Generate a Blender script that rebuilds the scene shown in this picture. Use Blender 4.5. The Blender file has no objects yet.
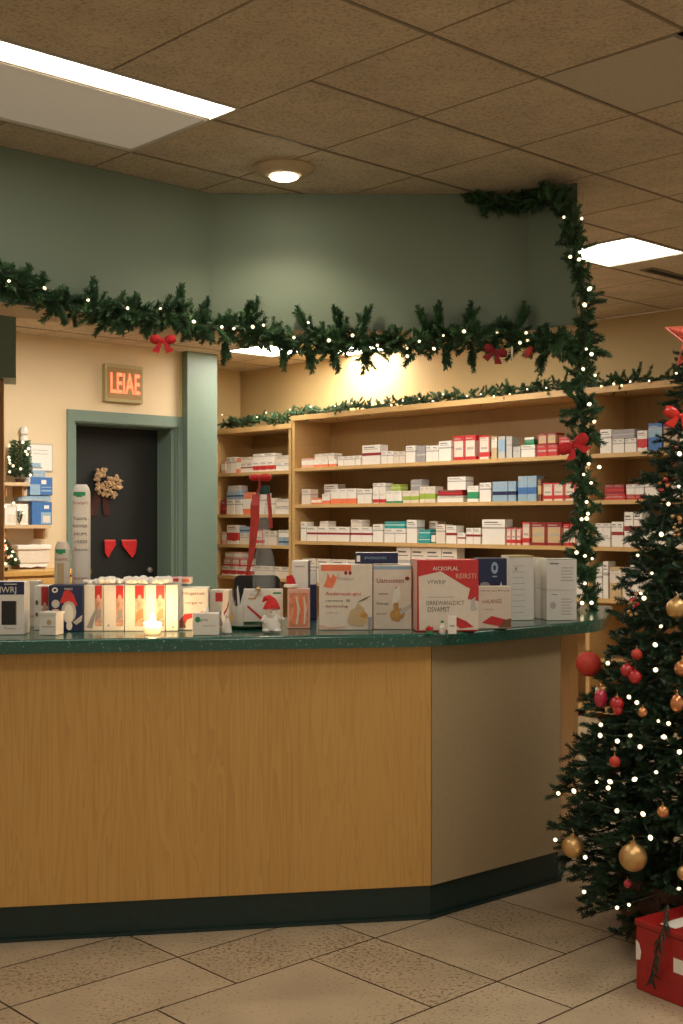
import bpy, math, random
import numpy as np
from mathutils import Vector, Matrix, Euler
random.seed(7); rng = np.random.default_rng(7)
scene = bpy.context.scene
COL = scene.collection

# ------------------------------------------------------------------ camera, world, exposure
F = 1222.0; CX = 341.5; HY = 520.0; CAMZ = 1.5; CH = 3.1
cd = bpy.data.cameras.new('camera'); cam = bpy.data.objects.new('camera', cd); COL.objects.link(cam)
cam.location = (0, 0, CAMZ); cam.rotation_euler = (math.pi/2, 0, 0)
cd.sensor_fit = 'VERTICAL'; cd.sensor_height = 36; cd.lens = 36*F/1024
cd.shift_y = (HY-512)/1024; cd.clip_start = .05
scene.camera = cam
wd = bpy.data.worlds.new('world'); scene.world = wd; wd.use_nodes = True
bg = wd.node_tree.nodes['Background']; bg.inputs[0].default_value = (1.0, .80, .57, 1); bg.inputs[1].default_value = .17
scene.view_settings.view_transform = 'Standard'; scene.view_settings.look = 'None'
scene.view_settings.exposure = 1.55; scene.view_settings.gamma = 1; scene.view_settings.use_curve_mapping = False
E_MAIN, E_FRONT_FILL, E_RIGHT, E_BACK, E_SHELF = 5.5, 4.7, 3.5, 8.0, 14.0     # panel strengths, for visible fixtures and for added unseen ones
E_BULB, E_DISP_FILL, E_DOOR_FILL = .95, 12.0, 30.0  # dispensary and door-wall strengths belong to added, hidden panels

# ------------------------------------------------------------------ geometry helpers
B = Vector((.731, .682, 0)); A = Vector((-.682, .731, 0)); ROT = math.atan2(.682, .731)
def W(u, v, z=0): return B*u + A*v + Vector((0, 0, z))
def P(x, y, Y): return Vector(((x-CX)*Y/F, Y, CAMZ-(y-HY)*Y/F))
def Pz(x, y, z): return P(x, y, (CAMZ-z)*F/(y-HY))
def Pv(x, y, v):                      # point on the plane v = const
    r = (x-CX)/F; Y = v/(.731-.682*r); return P(x, y, Y)
def Pu(x, y, u):
    r = (x-CX)/F; Y = u/(.731*r+.682); return P(x, y, Y)
def uv(p): return p.x*.731+p.y*.682, -p.x*.682+p.y*.731

class MB:
    def __init__(s): s.v = []; s.f = []; s.m = []
    def add(s, vs, fs, m=0, M=None):
        n = len(s.v)
        for p in vs:
            p = Vector(p)
            s.v.append(tuple(M @ p) if M else tuple(p))
        for f in fs: s.f.append([i+n for i in f]); s.m.append(m)
        return s
    def box(s, x0, x1, y0, y1, z0, z1, m=0, M=None):
        vs = [(x0,y0,z0),(x1,y0,z0),(x1,y1,z0),(x0,y1,z0),(x0,y0,z1),(x1,y0,z1),(x1,y1,z1),(x0,y1,z1)]
        return s.add(vs, [(0,3,2,1),(4,5,6,7),(0,1,5,4),(1,2,6,5),(2,3,7,6),(3,0,4,7)], m, M)
    def quad(s, pts, m=0, M=None): return s.add(pts, [tuple(range(len(pts)))], m, M)
    def prism(s, pts, z0, z1, m=0, mb=None, M=None):
        n = len(pts)
        if sum(pts[i][0]*pts[(i+1)%n][1]-pts[(i+1)%n][0]*pts[i][1] for i in range(n)) < 0: pts = pts[::-1]
        s.add([(p[0],p[1],z0) for p in pts]+[(p[0],p[1],z1) for p in pts], [(i,(i+1)%n,n+(i+1)%n,n+i) for i in range(n)]+[tuple(range(n,2*n))], m, M)
        s.add([(p[0],p[1],z0) for p in pts], [tuple(range(n-1,-1,-1))], m if mb is None else mb, M)
        return s
    def lathe(s, prof, n=20, m=0, M=None, c=(0,0)):
        vs = []; fs = []
        for r, z in prof:
            for k in range(n):
                a = 2*math.pi*k/n; vs.append((c[0]+r*math.cos(a), c[1]+r*math.sin(a), z))
        for i in range(len(prof)-1):
            for k in range(n):
                fs.append((i*n+k, i*n+(k+1)%n, (i+1)*n+(k+1)%n, (i+1)*n+k))
        if prof[0][0] > 1e-5: fs.append(tuple(range(n-1,-1,-1)))
        if prof[-1][0] > 1e-5: fs.append(tuple((len(prof)-1)*n+k for k in range(n)))
        return s.add(vs, fs, m, M)
    def sphere(s, c, r, m=0, n=16, sz=1, M=None):
        k = max(5, n//2)
        pr = [(max(r*math.sin(math.pi*i/k), 1e-5), -r*sz*math.cos(math.pi*i/k)) for i in range(k+1)]
        T = Matrix.Translation(Vector(c)); T = M @ T if M else T
        return s.lathe(pr, n, m, T)
    def tube(s, path, r, m=0, n=8, M=None):
        path = [Vector(p) for p in path]; vs = []; fs = []
        for i, p in enumerate(path):
            t = (path[min(i+1,len(path)-1)]-path[max(i-1,0)]).normalized()
            a = t.orthogonal().normalized() if i == 0 else (a - t*a.dot(t)).normalized()
            b = t.cross(a); rr = r[i] if isinstance(r, (list, tuple)) else r
            for k in range(n):
                g = 2*math.pi*k/n; vs.append(p+(a*math.cos(g)+b*math.sin(g))*rr)
        for i in range(len(path)-1):
            for k in range(n): fs.append((i*n+k, i*n+(k+1)%n, (i+1)*n+(k+1)%n, (i+1)*n+k))
        fs.append(tuple(range(n-1,-1,-1))); fs.append(tuple((len(path)-1)*n+k for k in range(n)))
        return s.add(vs, fs, m, M)
    def build(s, name, mats, parent=None, loc=None, rz=0, smooth=False, bevel=0, seg=2):
        me = bpy.data.meshes.new(name); me.from_pydata(s.v, [], s.f)
        if not isinstance(mats, (list, tuple)): mats = [mats]
        for m in mats: me.materials.append(m)
        me.polygons.foreach_set('material_index', s.m)
        if smooth:
            me.polygons.foreach_set('use_smooth', [True]*len(me.polygons))
            try: me.set_sharp_from_angle(angle=math.radians(40))
            except Exception: pass
        me.update()
        o = bpy.data.objects.new(name, me); COL.objects.link(o)
        if parent: o.parent = parent
        if loc is not None: o.location = loc
        o.rotation_euler.z = rz
        if bevel:
            b = o.modifiers.new('bevel', 'BEVEL'); b.width = bevel; b.segments = seg; b.limit_method = 'ANGLE'; b.angle_limit = math.radians(40)
        return o
def tag(o, label, cat, group=None):
    o['label'] = label; o['category'] = cat
    if group: o['group'] = group
    return o
def struct(o): o['kind'] = 'structure'; return o
def thing(name, label, cat, loc=(0,0,0), rz=0, group=None):
    o = bpy.data.objects.new(name, None); COL.objects.link(o); o.location = loc; o.rotation_euler.z = rz
    o.empty_display_size = .05
    return tag(o, label, cat, group)

# ------------------------------------------------------------------ materials
MATS = {}
def mat(name, col, rough=.6, metal=0, var=.06, scale=40, bump=0, emit=0, spec=.5, stretch=None, ecol=None, coat=0):
    if name in MATS: return MATS[name]
    m = bpy.data.materials.new(name); m.use_nodes = True; N = m.node_tree.nodes; L = m.node_tree.links
    b = N['Principled BSDF']; b.inputs['Roughness'].default_value = rough; b.inputs['Metallic'].default_value = metal
    b.inputs['Specular IOR Level'].default_value = spec; b.inputs['Coat Weight'].default_value = coat
    tc = N.new('ShaderNodeTexCoord'); mp = N.new('ShaderNodeMapping'); L.new(tc.outputs['Object'], mp.inputs[0])
    if stretch: mp.inputs['Scale'].default_value = stretch
    nz = N.new('ShaderNodeTexNoise'); nz.inputs['Scale'].default_value = scale; nz.inputs['Detail'].default_value = 4
    L.new(mp.outputs[0], nz.inputs['Vector'])
    r = N.new('ShaderNodeValToRGB'); L.new(nz.outputs['Fac'], r.inputs[0])
    r.color_ramp.elements[0].position = .3; r.color_ramp.elements[1].position = .7
    r.color_ramp.elements[0].color = (*[c*(1-var) for c in col], 1); r.color_ramp.elements[1].color = (*[min(1, c*(1+var)) for c in col], 1)
    L.new(r.outputs[0], b.inputs['Base Color'])
    if bump:
        bp = N.new('ShaderNodeBump'); bp.inputs['Strength'].default_value = bump; bp.inputs['Distance'].default_value = .003
        L.new(nz.outputs['Fac'], bp.inputs['Height']); L.new(bp.outputs[0], b.inputs['Normal'])
    if emit:
        b.inputs['Emission Color'].default_value = (*(ecol or col), 1); b.inputs['Emission Strength'].default_value = emit
    MATS[name] = m; return m
def wood_mat(name, c0, c1, vert=True, rough=.42, s=1.0):
    m = bpy.data.materials.new(name); m.use_nodes = True; N = m.node_tree.nodes; L = m.node_tree.links
    b = N['Principled BSDF']; b.inputs['Roughness'].default_value = rough
    tc = N.new('ShaderNodeTexCoord'); mp = N.new('ShaderNodeMapping'); L.new(tc.outputs['Object'], mp.inputs[0])
    mp.inputs['Scale'].default_value = (s*9, s*9, s*.55) if vert else (s*1.2, s*1.2, s*14)
    n1 = N.new('ShaderNodeTexNoise'); n1.inputs['Scale'].default_value = 1.4; n1.inputs['Detail'].default_value = 2; n1.inputs['Distortion'].default_value = .8
    L.new(mp.outputs[0], n1.inputs['Vector'])
    mm = N.new('ShaderNodeMath'); mm.operation = 'MULTIPLY'; mm.inputs[1].default_value = 11; L.new(n1.outputs['Fac'], mm.inputs[0])
    fr = N.new('ShaderNodeMath'); fr.operation = 'FRACT'; L.new(mm.outputs[0], fr.inputs[0])
    mp2 = N.new('ShaderNodeMapping'); L.new(tc.outputs['Object'], mp2.inputs[0]); mp2.inputs['Scale'].default_value = (160, 160, 3) if vert else (5, 5, 160)
    n2 = N.new('ShaderNodeTexNoise'); n2.inputs['Scale'].default_value = 1; n2.inputs['Detail'].default_value = 3; L.new(mp2.outputs[0], n2.inputs['Vector'])
    mx = N.new('ShaderNodeMath'); mx.operation = 'MULTIPLY_ADD'; L.new(fr.outputs[0], mx.inputs[0]); mx.inputs[1].default_value = .38; L.new(n2.outputs['Fac'], mx.inputs[2])
    mp3 = N.new('ShaderNodeMapping'); L.new(tc.outputs['Object'], mp3.inputs[0]); mp3.inputs['Scale'].default_value = (3.4, 3.4, .12) if vert else (.4, .4, 4)
    n3 = N.new('ShaderNodeTexNoise'); n3.inputs['Scale'].default_value = 1; L.new(mp3.outputs[0], n3.inputs['Vector'])
    m3 = N.new('ShaderNodeMath'); m3.operation = 'MULTIPLY_ADD'; L.new(n3.outputs['Fac'], m3.inputs[0]); m3.inputs[1].default_value = .9; L.new(mx.outputs[0], m3.inputs[2]); m4 = N.new('ShaderNodeMath'); m4.operation = 'MULTIPLY_ADD'; L.new(m3.outputs[0], m4.inputs[0]); m4.inputs[1].default_value = .62; m4.inputs[2].default_value = .12; mx = m4
    r = N.new('ShaderNodeValToRGB'); L.new(mx.outputs[0], r.inputs[0]); r.color_ramp.elements[0].position = .52; r.color_ramp.elements[1].position = .92
    r.color_ramp.elements[0].color = (*c1, 1); r.color_ramp.elements[1].color = (*c0, 1)
    L.new(r.outputs[0], b.inputs['Base Color'])
    MATS[name] = m; return m
def speck_mat(name, base, speck, scale, thr, rough=.3, patch=False, bump=0, speck2=None):
    m = bpy.data.materials.new(name); m.use_nodes = True; N = m.node_tree.nodes; L = m.node_tree.links
    b = N['Principled BSDF']; b.inputs['Roughness'].default_value = rough
    tc = N.new('ShaderNodeTexCoord')
    n1 = N.new('ShaderNodeTexNoise'); n1.inputs['Scale'].default_value = scale; n1.inputs['Detail'].default_value = 3; n1.inputs['Roughness'].default_value = .65
    L.new(tc.outputs['Object'], n1.inputs['Vector'])
    n2 = N.new('ShaderNodeTexNoise'); n2.inputs['Scale'].default_value = 2.2; L.new(tc.outputs['Object'], n2.inputs['Vector'])
    ad = N.new('ShaderNodeMath'); ad.operation = 'MULTIPLY_ADD'; L.new(n2.outputs['Fac'], ad.inputs[0]); ad.inputs[1].default_value = .22 if patch else 0
    L.new(n1.outputs['Fac'], ad.inputs[2])
    r = N.new('ShaderNodeValToRGB'); L.new(ad.outputs[0], r.inputs[0])
    r.color_ramp.elements[0].position = thr; r.color_ramp.elements[1].position = thr+.05
    r.color_ramp.elements[0].color = (*base, 1); r.color_ramp.elements[1].color = (*speck, 1)
    n3 = N.new('ShaderNodeTexNoise'); n3.inputs['Scale'].default_value = 5; n3.inputs['Detail'].default_value = 5; L.new(tc.outputs['Object'], n3.inputs['Vector'])
    r3 = N.new('ShaderNodeValToRGB'); L.new(n3.outputs['Fac'], r3.inputs[0]); r3.color_ramp.elements[0].position = .3; r3.color_ramp.elements[1].position = .7
    r3.color_ramp.elements[0].color = (.86, .86, .86, 1); r3.color_ramp.elements[1].color = (1.08, 1.08, 1.08, 1)
    mx = N.new('ShaderNodeMix'); mx.data_type = 'RGBA'; mx.blend_type = 'MULTIPLY'; mx.inputs[0].default_value = 1
    L.new(r.outputs[0], mx.inputs[6]); L.new(r3.outputs[0], mx.inputs[7]); L.new(mx.outputs[2], b.inputs['Base Color'])
    if bump:
        bp = N.new('ShaderNodeBump'); bp.inputs['Strength'].default_value = bump; bp.inputs['Distance'].default_value = .004
        L.new(n1.outputs['Fac'], bp.inputs['Height']); L.new(bp.outputs[0], b.inputs['Normal'])
    MATS[name] = m; return m
def glass_mat(name, col=(1,1,1), alpha=.25, rough=.05):
    m = bpy.data.materials.new(name); m.use_nodes = True; b = m.node_tree.nodes['Principled BSDF']
    b.inputs['Base Color'].default_value = (*col, 1); b.inputs['Roughness'].default_value = rough; b.inputs['Alpha'].default_value = alpha
    MATS[name] = m; return m

OAK = wood_mat('oak_laminate', (.60, .345, .10), (.47, .25, .063))
OAKD = wood_mat('oak_edge', (.42, .22, .08), (.30, .15, .05))
SHELFW = wood_mat('beech_shelf', (.60, .385, .16), (.49, .30, .115), vert=False)
SHELFB = wood_mat('beech_back', (.42, .26, .10), (.34, .20, .075))
CREAMP = mat('beige_laminate', (.40, .305, .175), .5, var=.03)
KICK = mat('kickboard_vinyl', (.008, .027, .025), .35, var=.1)
COUNTER = speck_mat('green_terrazzo', (.022, .092, .066), (.22, .34, .28), 95, .625, .16)
GREEN = mat('sage_green_paint', (.165, .212, .155), .55, var=.03, scale=3)
GREENF = mat('door_frame_paint', (.15, .215, .175), .45, var=.04)
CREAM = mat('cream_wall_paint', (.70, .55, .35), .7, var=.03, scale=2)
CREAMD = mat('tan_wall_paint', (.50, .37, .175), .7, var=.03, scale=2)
WARMW = mat('soffit_underside', (.55, .42, .26), .7, var=.04)
TILE = speck_mat('acoustic_tile', (.57, .475, .35), (.42, .34, .24), 85, .52, .9, bump=.4)
TILES = mat('smooth_tile', (.66, .60, .50), .6, var=.02)
TBAR = mat('ceiling_grid', (.21, .16, .11), .5, var=.05)
DARK = mat('plenum_black', (.006, .006, .006), .9, var=.1)
DOORM = mat('dark_door', (.0045, .006, .0055), .6, var=.2)
FT = speck_mat('floor_stone', (.50, .395, .265), (.30, .215, .13), 75, .685, .38, patch=True)
FT2 = speck_mat('floor_stone_speckled', (.48, .375, .25), (.23, .165, .095), 70, .655, .38, patch=True)
GROUT = mat('grout', (.13, .08, .04), .8, var=.1)
LENS = mat('light_lens', (1, .96, .88), .5, emit=E_MAIN, var=.01)
WHITE = mat('white_card', (.80, .76, .70), .5, var=.03)
OFFW = mat('warm_white_card', (.72, .64, .54), .5, var=.04)
GREYW = mat('grey_white_card', (.50, .49, .46), .5, var=.05)
RED = mat('red_print', (.55, .03, .03), .45, var=.1)
DRED = mat('dark_red_print', (.28, .015, .02), .5, var=.1)
ORANGE = mat('orange_print', (.80, .20, .09), .5, var=.08)
PINK = mat('pink_print', (.72, .42, .34), .5, var=.06)
BLUE = mat('blue_print', (.05, .16, .42), .45, var=.1)
LBLUE = mat('light_blue_print', (.28, .42, .55), .45, var=.1)
NAVY = mat('navy_print', (.012, .02, .075), .4, var=.2)
TEAL = mat('teal_print', (.02, .33, .33), .45, var=.1)
LIME = mat('lime_print', (.33, .45, .06), .45, var=.1)
GREENP = mat('green_print', (.03, .28, .12), .45, var=.1)
BEIGE = mat('beige_print', (.55, .40, .22), .5, var=.08)
GREYP = mat('grey_print', (.32, .30, .31), .5, var=.06)
INK = mat('ink', (.10, .09, .09), .6, var=.1)
INKL = mat('pale_ink', (.42, .38, .36), .6, var=.1)
YEL = mat('yellow_print', (.55, .45, .12), .5, var=.1)
BROWNP = mat('brown_print', (.18, .09, .04), .5, var=.2)
BLACK = mat('black_plastic', (.008, .008, .009), .35, var=.1)
GOLD = mat('gold_bauble', (.62, .40, .17), .42, metal=.85, var=.05)
COPPER = mat('copper_bauble', (.65, .28, .12), .3, metal=.8, var=.1)
REDB = mat('red_bauble', (.42, .012, .018), .22, var=.08, coat=.5)
REDG = mat('coral_glitter', (.50, .04, .025), .55, var=.35, scale=260, bump=.5)
MAG = mat('magenta_bauble', (.45, .02, .06), .25, var=.1, coat=.4)
VELV = mat('red_velvet', (.50, .008, .012), .7, var=.25, scale=60)
VELVD = mat('dark_red_velvet', (.22, .008, .014), .8, var=.25, scale=60)
RIBC = None
COTTON = mat('cotton_snow', (.86, .82, .76), .95, var=.05, scale=60, bump=.6)
PORC = mat('white_porcelain', (.78, .74, .68), .25, var=.04)
WIRE = mat('wire_green', (.01, .03, .012), .6)
BULB = mat('warm_bulb', (1, .80, .48), .4, emit=E_BULB, ecol=(1, .78, .45), var=.01)
STEM = mat('stem_brown', (.05, .03, .015), .8, var=.2)
POT = mat('brown_pot', (.07, .025, .015), .5, var=.2)
BLOOM = mat('dried_bloom', (.46, .30, .16), .9, var=.4, scale=30)
CLEAR = glass_mat('clear_glass', (.9, .92, .9), .13)
FROST = glass_mat('frosted_glass', (.9, .88, .82), .6, .4)
def foliage_mat(name, c):
    m = bpy.data.materials.new(name); m.use_nodes = True; N = m.node_tree.nodes; L = m.node_tree.links
    b = N['Principled BSDF']; b.inputs['Roughness'].default_value = .5
    tc = N.new('ShaderNodeTexCoord'); n = N.new('ShaderNodeTexNoise'); n.inputs['Scale'].default_value = 16; L.new(tc.outputs['Object'], n.inputs[0])
    r = N.new('ShaderNodeValToRGB'); r.color_ramp.elements[0].position = .35; r.color_ramp.elements[1].position = .68
    r.color_ramp.elements[0].color = (*[x*.55 for x in c], 1); r.color_ramp.elements[1].color = (c[0]*1.7, c[1]*1.55, c[2]*1.4, 1)
    L.new(n.outputs[0], r.inputs[0]); L.new(r.outputs[0], b.inputs['Base Color']); return m
FOL = foliage_mat('garland_needles', (.045, .115, .052))
FOLT = foliage_mat('tree_needles', (.018, .054, .028))

# ------------------------------------------------------------------ text
def text(parent, s, M, size, m, name='printed_text', wide=None, align='LEFT', bold=0):
    c = bpy.data.curves.new('t', 'FONT'); c.body = s; c.size = size; c.align_x = align; c.offset = bold; c.resolution_u = 2
    o = bpy.data.objects.new('t', c); me = bpy.data.meshes.new_from_object(o)
    if wide:
        xs = [v.co.x for v in me.vertices]; k = wide/max(max(xs)-min(xs), 1e-6)
        for v in me.vertices: v.co.x *= k
    bpy.data.objects.remove(o); bpy.data.curves.remove(c)
    me.transform(M); me.materials.append(m); me.name = name
    t = bpy.data.objects.new(name, me); COL.objects.link(t); t.parent = parent; return t
def FRONT(x, z, y=-.0012): return Matrix.Translation((x, y, z)) @ Matrix.Rotation(math.pi/2, 4, 'X')

# ------------------------------------------------------------------ structure: floor
mb = MB(); mb.quad([W(-3.5,-2.5,-.004), W(9,-2.5,-.004), W(9,11,-.004), W(-3.5,11,-.004)], 0)
G = .0035
rows = [(3.45,3.77,'a'),(3.125,3.45,'b'),(2.56,3.125,'c'),(2.26,2.56,'d'),(1.63,2.26,'e')]
v = 3.77
while v < 10.6: rows.append((v, v+.63, 'a')); v += .63
v = 1.63
while v > -2.4: rows.append((v-.63, v, 'e')); v -= .63
cuts = {'a': [2.45+.63*k for k in range(-9, 11)], 'b': [2.45+.63*k for k in range(-9, 11)],
        'c': sorted([2.77+.63*k for k in range(-9, 1)]+[3.08, 3.45]+[3.745+.63*k for k in range(0, 9)]),
        'd': [2.45+.63*k for k in range(-9, 11)], 'e': [2.14+.63*k for k in range(-9, 11)]}
for (v0, v1, k) in rows:
    cs = cuts[k]
    for u0, u1 in zip(cs[:-1], cs[1:]):
        r = random.random(); m = 2 if r < .4 or (k == 'c' and abs(u0-2.77) < .01) else 1
        mb.quad([W(u0+G,v0+G), W(u1-G,v0+G), W(u1-G,v1-G), W(u0+G,v1-G)], m)
struct(mb.build('floor', [GROUT, FT, FT2]))

# ------------------------------------------------------------------ ceiling with T-bar grid
CU0, CV0, CS = 2.955, 2.74, .588
def cu(k): return CU0+CS*k
def cv(k): return CV0+CS*k
holes = {}                       # (ku, kv) -> cells with a fixture or a displaced tile
for k in (-3, -2, -1): holes[(k, 1)] = 1; holes[(k, 2)] = 1                     # strip light over the counter (cells hold the troffer)
for k in (5,): holes[(k, 2)] = 1
for k in (7,): holes[(k, 10)] = 1
for k in (8,): holes[(k, 9)] = 1
holes[(1, -1)] = 1
holes[(6, 2)] = 0
for c in ((-3,-3),(-2,-3),(1,-3),(2,-3),(4,-2),(5,-2),(6,6),(3,8)): holes[c] = 1  # cells of the added unseen lights
mb = MB(); g = .006
for ku in range(-8, 9):
    for kv in range(-8, 14):
        u0, u1, v0, v1 = cu(ku), min(cu(ku+1), 8.17), cv(kv), cv(kv+1)
        if u1-u0 < .05: continue
        hv = holes.get((ku, kv), 0)
        if hv == 1: continue
        m = 0
        if kv == 0 and ku in (-3, -2, -1): v1 = 3.738
        mb.box(u0+g, u1-g, v0+g, v1-g, 0, .015, m, Matrix.Translation((0,0,CH)) @ Matrix.Rotation(ROT, 4, 'Z'))
R = Matrix.Rotation(ROT, 4, 'Z')
hh = lambda a, b: holes.get((a, b), 0) > 0
for ku in range(-8, 9):
    for kv in range(-8, 15):
        if not (hh(ku, kv) and hh(ku, kv-1)) and not (kv == 1 and ku in (-3, -2, -1)): mb.box(cu(ku), min(cu(ku+1), 8.17), cv(kv)-.0065, cv(kv)+.0065, CH-.004, CH+.02, 1, R)
        if kv < 14 and not (hh(ku, kv) and hh(ku-1, kv)): mb.box(cu(ku)-.0035, cu(ku)+.0035, cv(kv)+.0066, cv(kv+1)-.0066, CH-.001, CH+.02, 2, R)
struct(mb.build('ceiling', [TILE, TBAR, mat('ceiling_grid_light', (.27, .205, .13), .6)]))
mb = MB(); mb.box(cu(-8), 8.3, cv(-8), cv(14), CH+.12, CH+.14, 0, R)
struct(mb.build('ceiling_plenum', DARK))

def troffer(u0, u1, v0, v1, lens, label, e, blank=None, group=None):
    t = thing('ceiling_light', label, 'ceiling light', W((u0+u1)/2, (v0+v1)/2, CH), ROT, group)
    a, b = (u1-u0)/2, (v1-v0)/2; w = .014
    mb = MB(); mb.box(-a,a,-b,-b+w,-.006,.05).box(-a,a,b-w,b,-.006,.05).box(-a,-a+w,-b+w,b-w,-.006,.05).box(a-w,a,-b+w,b-w,-.006,.05).box(-a+w,a-w,-b+w,b-w,.05,.06)
    mb.build('frame', mat('troffer_frame', (.50,.46,.38), .5), t)
    (l0, l1) = lens
    mb = MB(); mb.box(-a+w, a-w, l0-(v0+v1)/2, l1-(v0+v1)/2, .001, .012)
    mb.build('lens', mat('lens_%g' % e, (1,.96,.88), .5, emit=e, ecol=(1,.93,.80), var=.01), t)
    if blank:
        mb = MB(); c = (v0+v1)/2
        mb.box(-a+w, a-w, blank[0]-c, blank[1]-c, .002, .012); mb.build('blank_panel', mat('blank_panel_added_glow', (.68,.61,.50), .6, emit=.06, var=.01), t)  # weak emission brightens the blank panel, which holds no lamp
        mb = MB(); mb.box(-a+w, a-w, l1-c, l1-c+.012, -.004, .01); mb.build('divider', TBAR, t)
    return t
# long strip fixture at the left: lens strip plus a white blank panel behind it, given a faint added glow
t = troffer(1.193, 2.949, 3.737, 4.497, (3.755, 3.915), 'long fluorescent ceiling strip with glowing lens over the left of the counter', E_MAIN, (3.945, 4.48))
troffer(5.90, 6.50, 3.925, 4.49, (3.94, 4.475), 'square glowing ceiling panel beyond the garland-wrapped bulkhead corner', E_RIGHT)
troffer(7.08, 7.66, 8.63, 9.20, (8.65, 9.18), 'ceiling panel light near the green column, glimpsed behind the bulkhead garland', E_BACK)
troffer(7.67, 8.15, 8.04, 8.62, (8.06, 8.60), 'ceiling panel light tight against the shelf wall, glimpsed behind the bulkhead garland', E_SHELF)
for (a, b) in (((-3,-3),(-2,-3)), ((1,-3),(2,-3))):  # out-of-view panels added to light the counter front and tree
    troffer(cu(a[0]), cu(b[0]+1), cv(a[1]), cv(a[1]+1), (cv(a[1])+.015, cv(a[1]+1)-.015), 'added unseen ceiling light in the customer area in front of the counter', E_FRONT_FILL, group='added unseen ceiling lights over the customer area')
troffer(cu(4), cu(6), cv(-2), cv(-1), (cv(-2)+.015, cv(-1)-.015), 'added unseen ceiling light over the aisle beside the tree', E_FRONT_FILL*.6)  # another out-of-view panel added as fill on the tree side
troffer(cu(6), cu(7), cv(6), cv(7), (cv(6)+.015, cv(7)-.015), 'added ceiling panel light in the dispensary hidden behind the bulkhead, nearer the shelves', E_DISP_FILL)  # added out of sight to brighten the shelf fronts
troffer(cu(3), cu(4), cv(8), cv(9), (cv(8)+.015, cv(9)-.015), 'added ceiling panel light in the dispensary hidden behind the bulkhead, nearer the door wall', E_DOOR_FILL)  # extra hidden panel added to brighten the cream door wall
# displaced smooth ceiling tile
t = thing('loose_ceiling_tile', 'smooth pale ceiling tile sitting crooked with a black gap along its edge', 'ceiling tile', W((cu(1)+cu(2))/2, (cv(-1)+cv(0))/2, CH), ROT+.0)
mb = MB(); mb.add([(-.275,-.235,.0),(.288,-.285,.0),(.288,.286,.0),(-.285,.286,.0),(-.275,-.235,.014),(.288,-.285,.014),(.288,.286,.014),(-.285,.286,.014)],
   [(0,3,2,1),(4,5,6,7),(0,1,5,4),(1,2,6,5),(2,3,7,6),(3,0,4,7)]); mb.build('tile_board', mat('smooth_tile_dull', (.48,.42,.33), .6), t)

def downlight(p, label):
    t = thing('ceiling_downlight', label, 'ceiling light', p)
    MB().lathe([(.135,0),(.138,-.008),(.125,-.022),(.10,-.034),(.075,-.042),(.066,-.043)], 32).build('trim_ring', mat('downlight_trim', (.50,.38,.24), .5), t, smooth=True)
    MB().lathe([(.066,-.040),(.060,-.050),(.045,-.056),(.02,-.058),(.0001,-.0585)], 24).build('bulb_face', mat('downlight_bulb', (1,.9,.7), .4, emit=14, ecol=(1,.88,.66)), t, smooth=True)
dl = Pz(284, 167, CH); dl.z = CH
downlight(dl, 'round ceiling downlight with tan trim just above the green bulkhead')
sp = bpy.data.lights.new('downlight_beam', 'SPOT'); sp.energy = 9; sp.color = (1, .85, .62); sp.spot_size = 2.4; sp.spot_blend = .6; sp.shadow_soft_size = .05
so = bpy.data.objects.new('downlight_beam', sp); COL.objects.link(so); so.location = dl+Vector((0,0,-.07))

def vent(u, v, label, w=.5):
    t = thing('ceiling_vent', label, 'air vent', W(u, v, CH), ROT)
    mb = MB(); mb.box(-w/2,w/2,-.05,-.035,-.008,.0).box(-w/2,w/2,.035,.05,-.008,0).box(-w/2,-w/2+.015,-.035,.035,-.008,0).box(w/2-.015,w/2,-.035,.035,-.008,0); mb.build('frame', TBAR, t)
    MB().box(-w/2+.015,w/2-.015,-.035,.035,-.003,-.001).build('slot', DARK, t)
q = Pz(668, 274, CH); u_, v_ = uv(q); vent(u_, v_, 'dark slot air vent in the ceiling past the square light panel')

# ------------------------------------------------------------------ walls
UB, VD = 8.17, 9.55
def wallbox(name, u0, u1, v0, v1, z0, z1, m):
    mb = MB(); mb.box(u0,u1,v0,v1,z0,z1,0,R); return struct(mb.build(name, m))
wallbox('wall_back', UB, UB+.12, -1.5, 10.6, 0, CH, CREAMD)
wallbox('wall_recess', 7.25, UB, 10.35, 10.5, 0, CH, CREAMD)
# door wall with opening
def du(x): return uv(Pv(x, 500, VD))[0]
DO0, DO1, DZ = du(73.5), du(177), Pv(74, 421, VD).z
mb = MB(); mb.box(.5, DO0, VD, VD+.35, 0, CH, 0, R).box(DO1, 7.25, VD, VD+.35, 0, CH, 0, R).box(DO0, DO1, VD, VD+.35, DZ, CH, 0, R)
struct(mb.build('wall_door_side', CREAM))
# pilaster / green column
PU0, PU1 = [uv(Pv(x, 500, VD-.10))[0] for x in (187.5, 217)]
mb = MB(); mb.box(PU0, PU1, VD-.10, VD+.9, 0, CH, 0, R); struct(mb.build('trim_column', GREENF))
mb = MB(); mb.box(PU0-.018, PU0, VD-.012, VD, 0, CH, 0, R); struct(mb.build('trim_bead', mat('yellowed_caulk', (.60,.48,.18), .6)))
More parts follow.
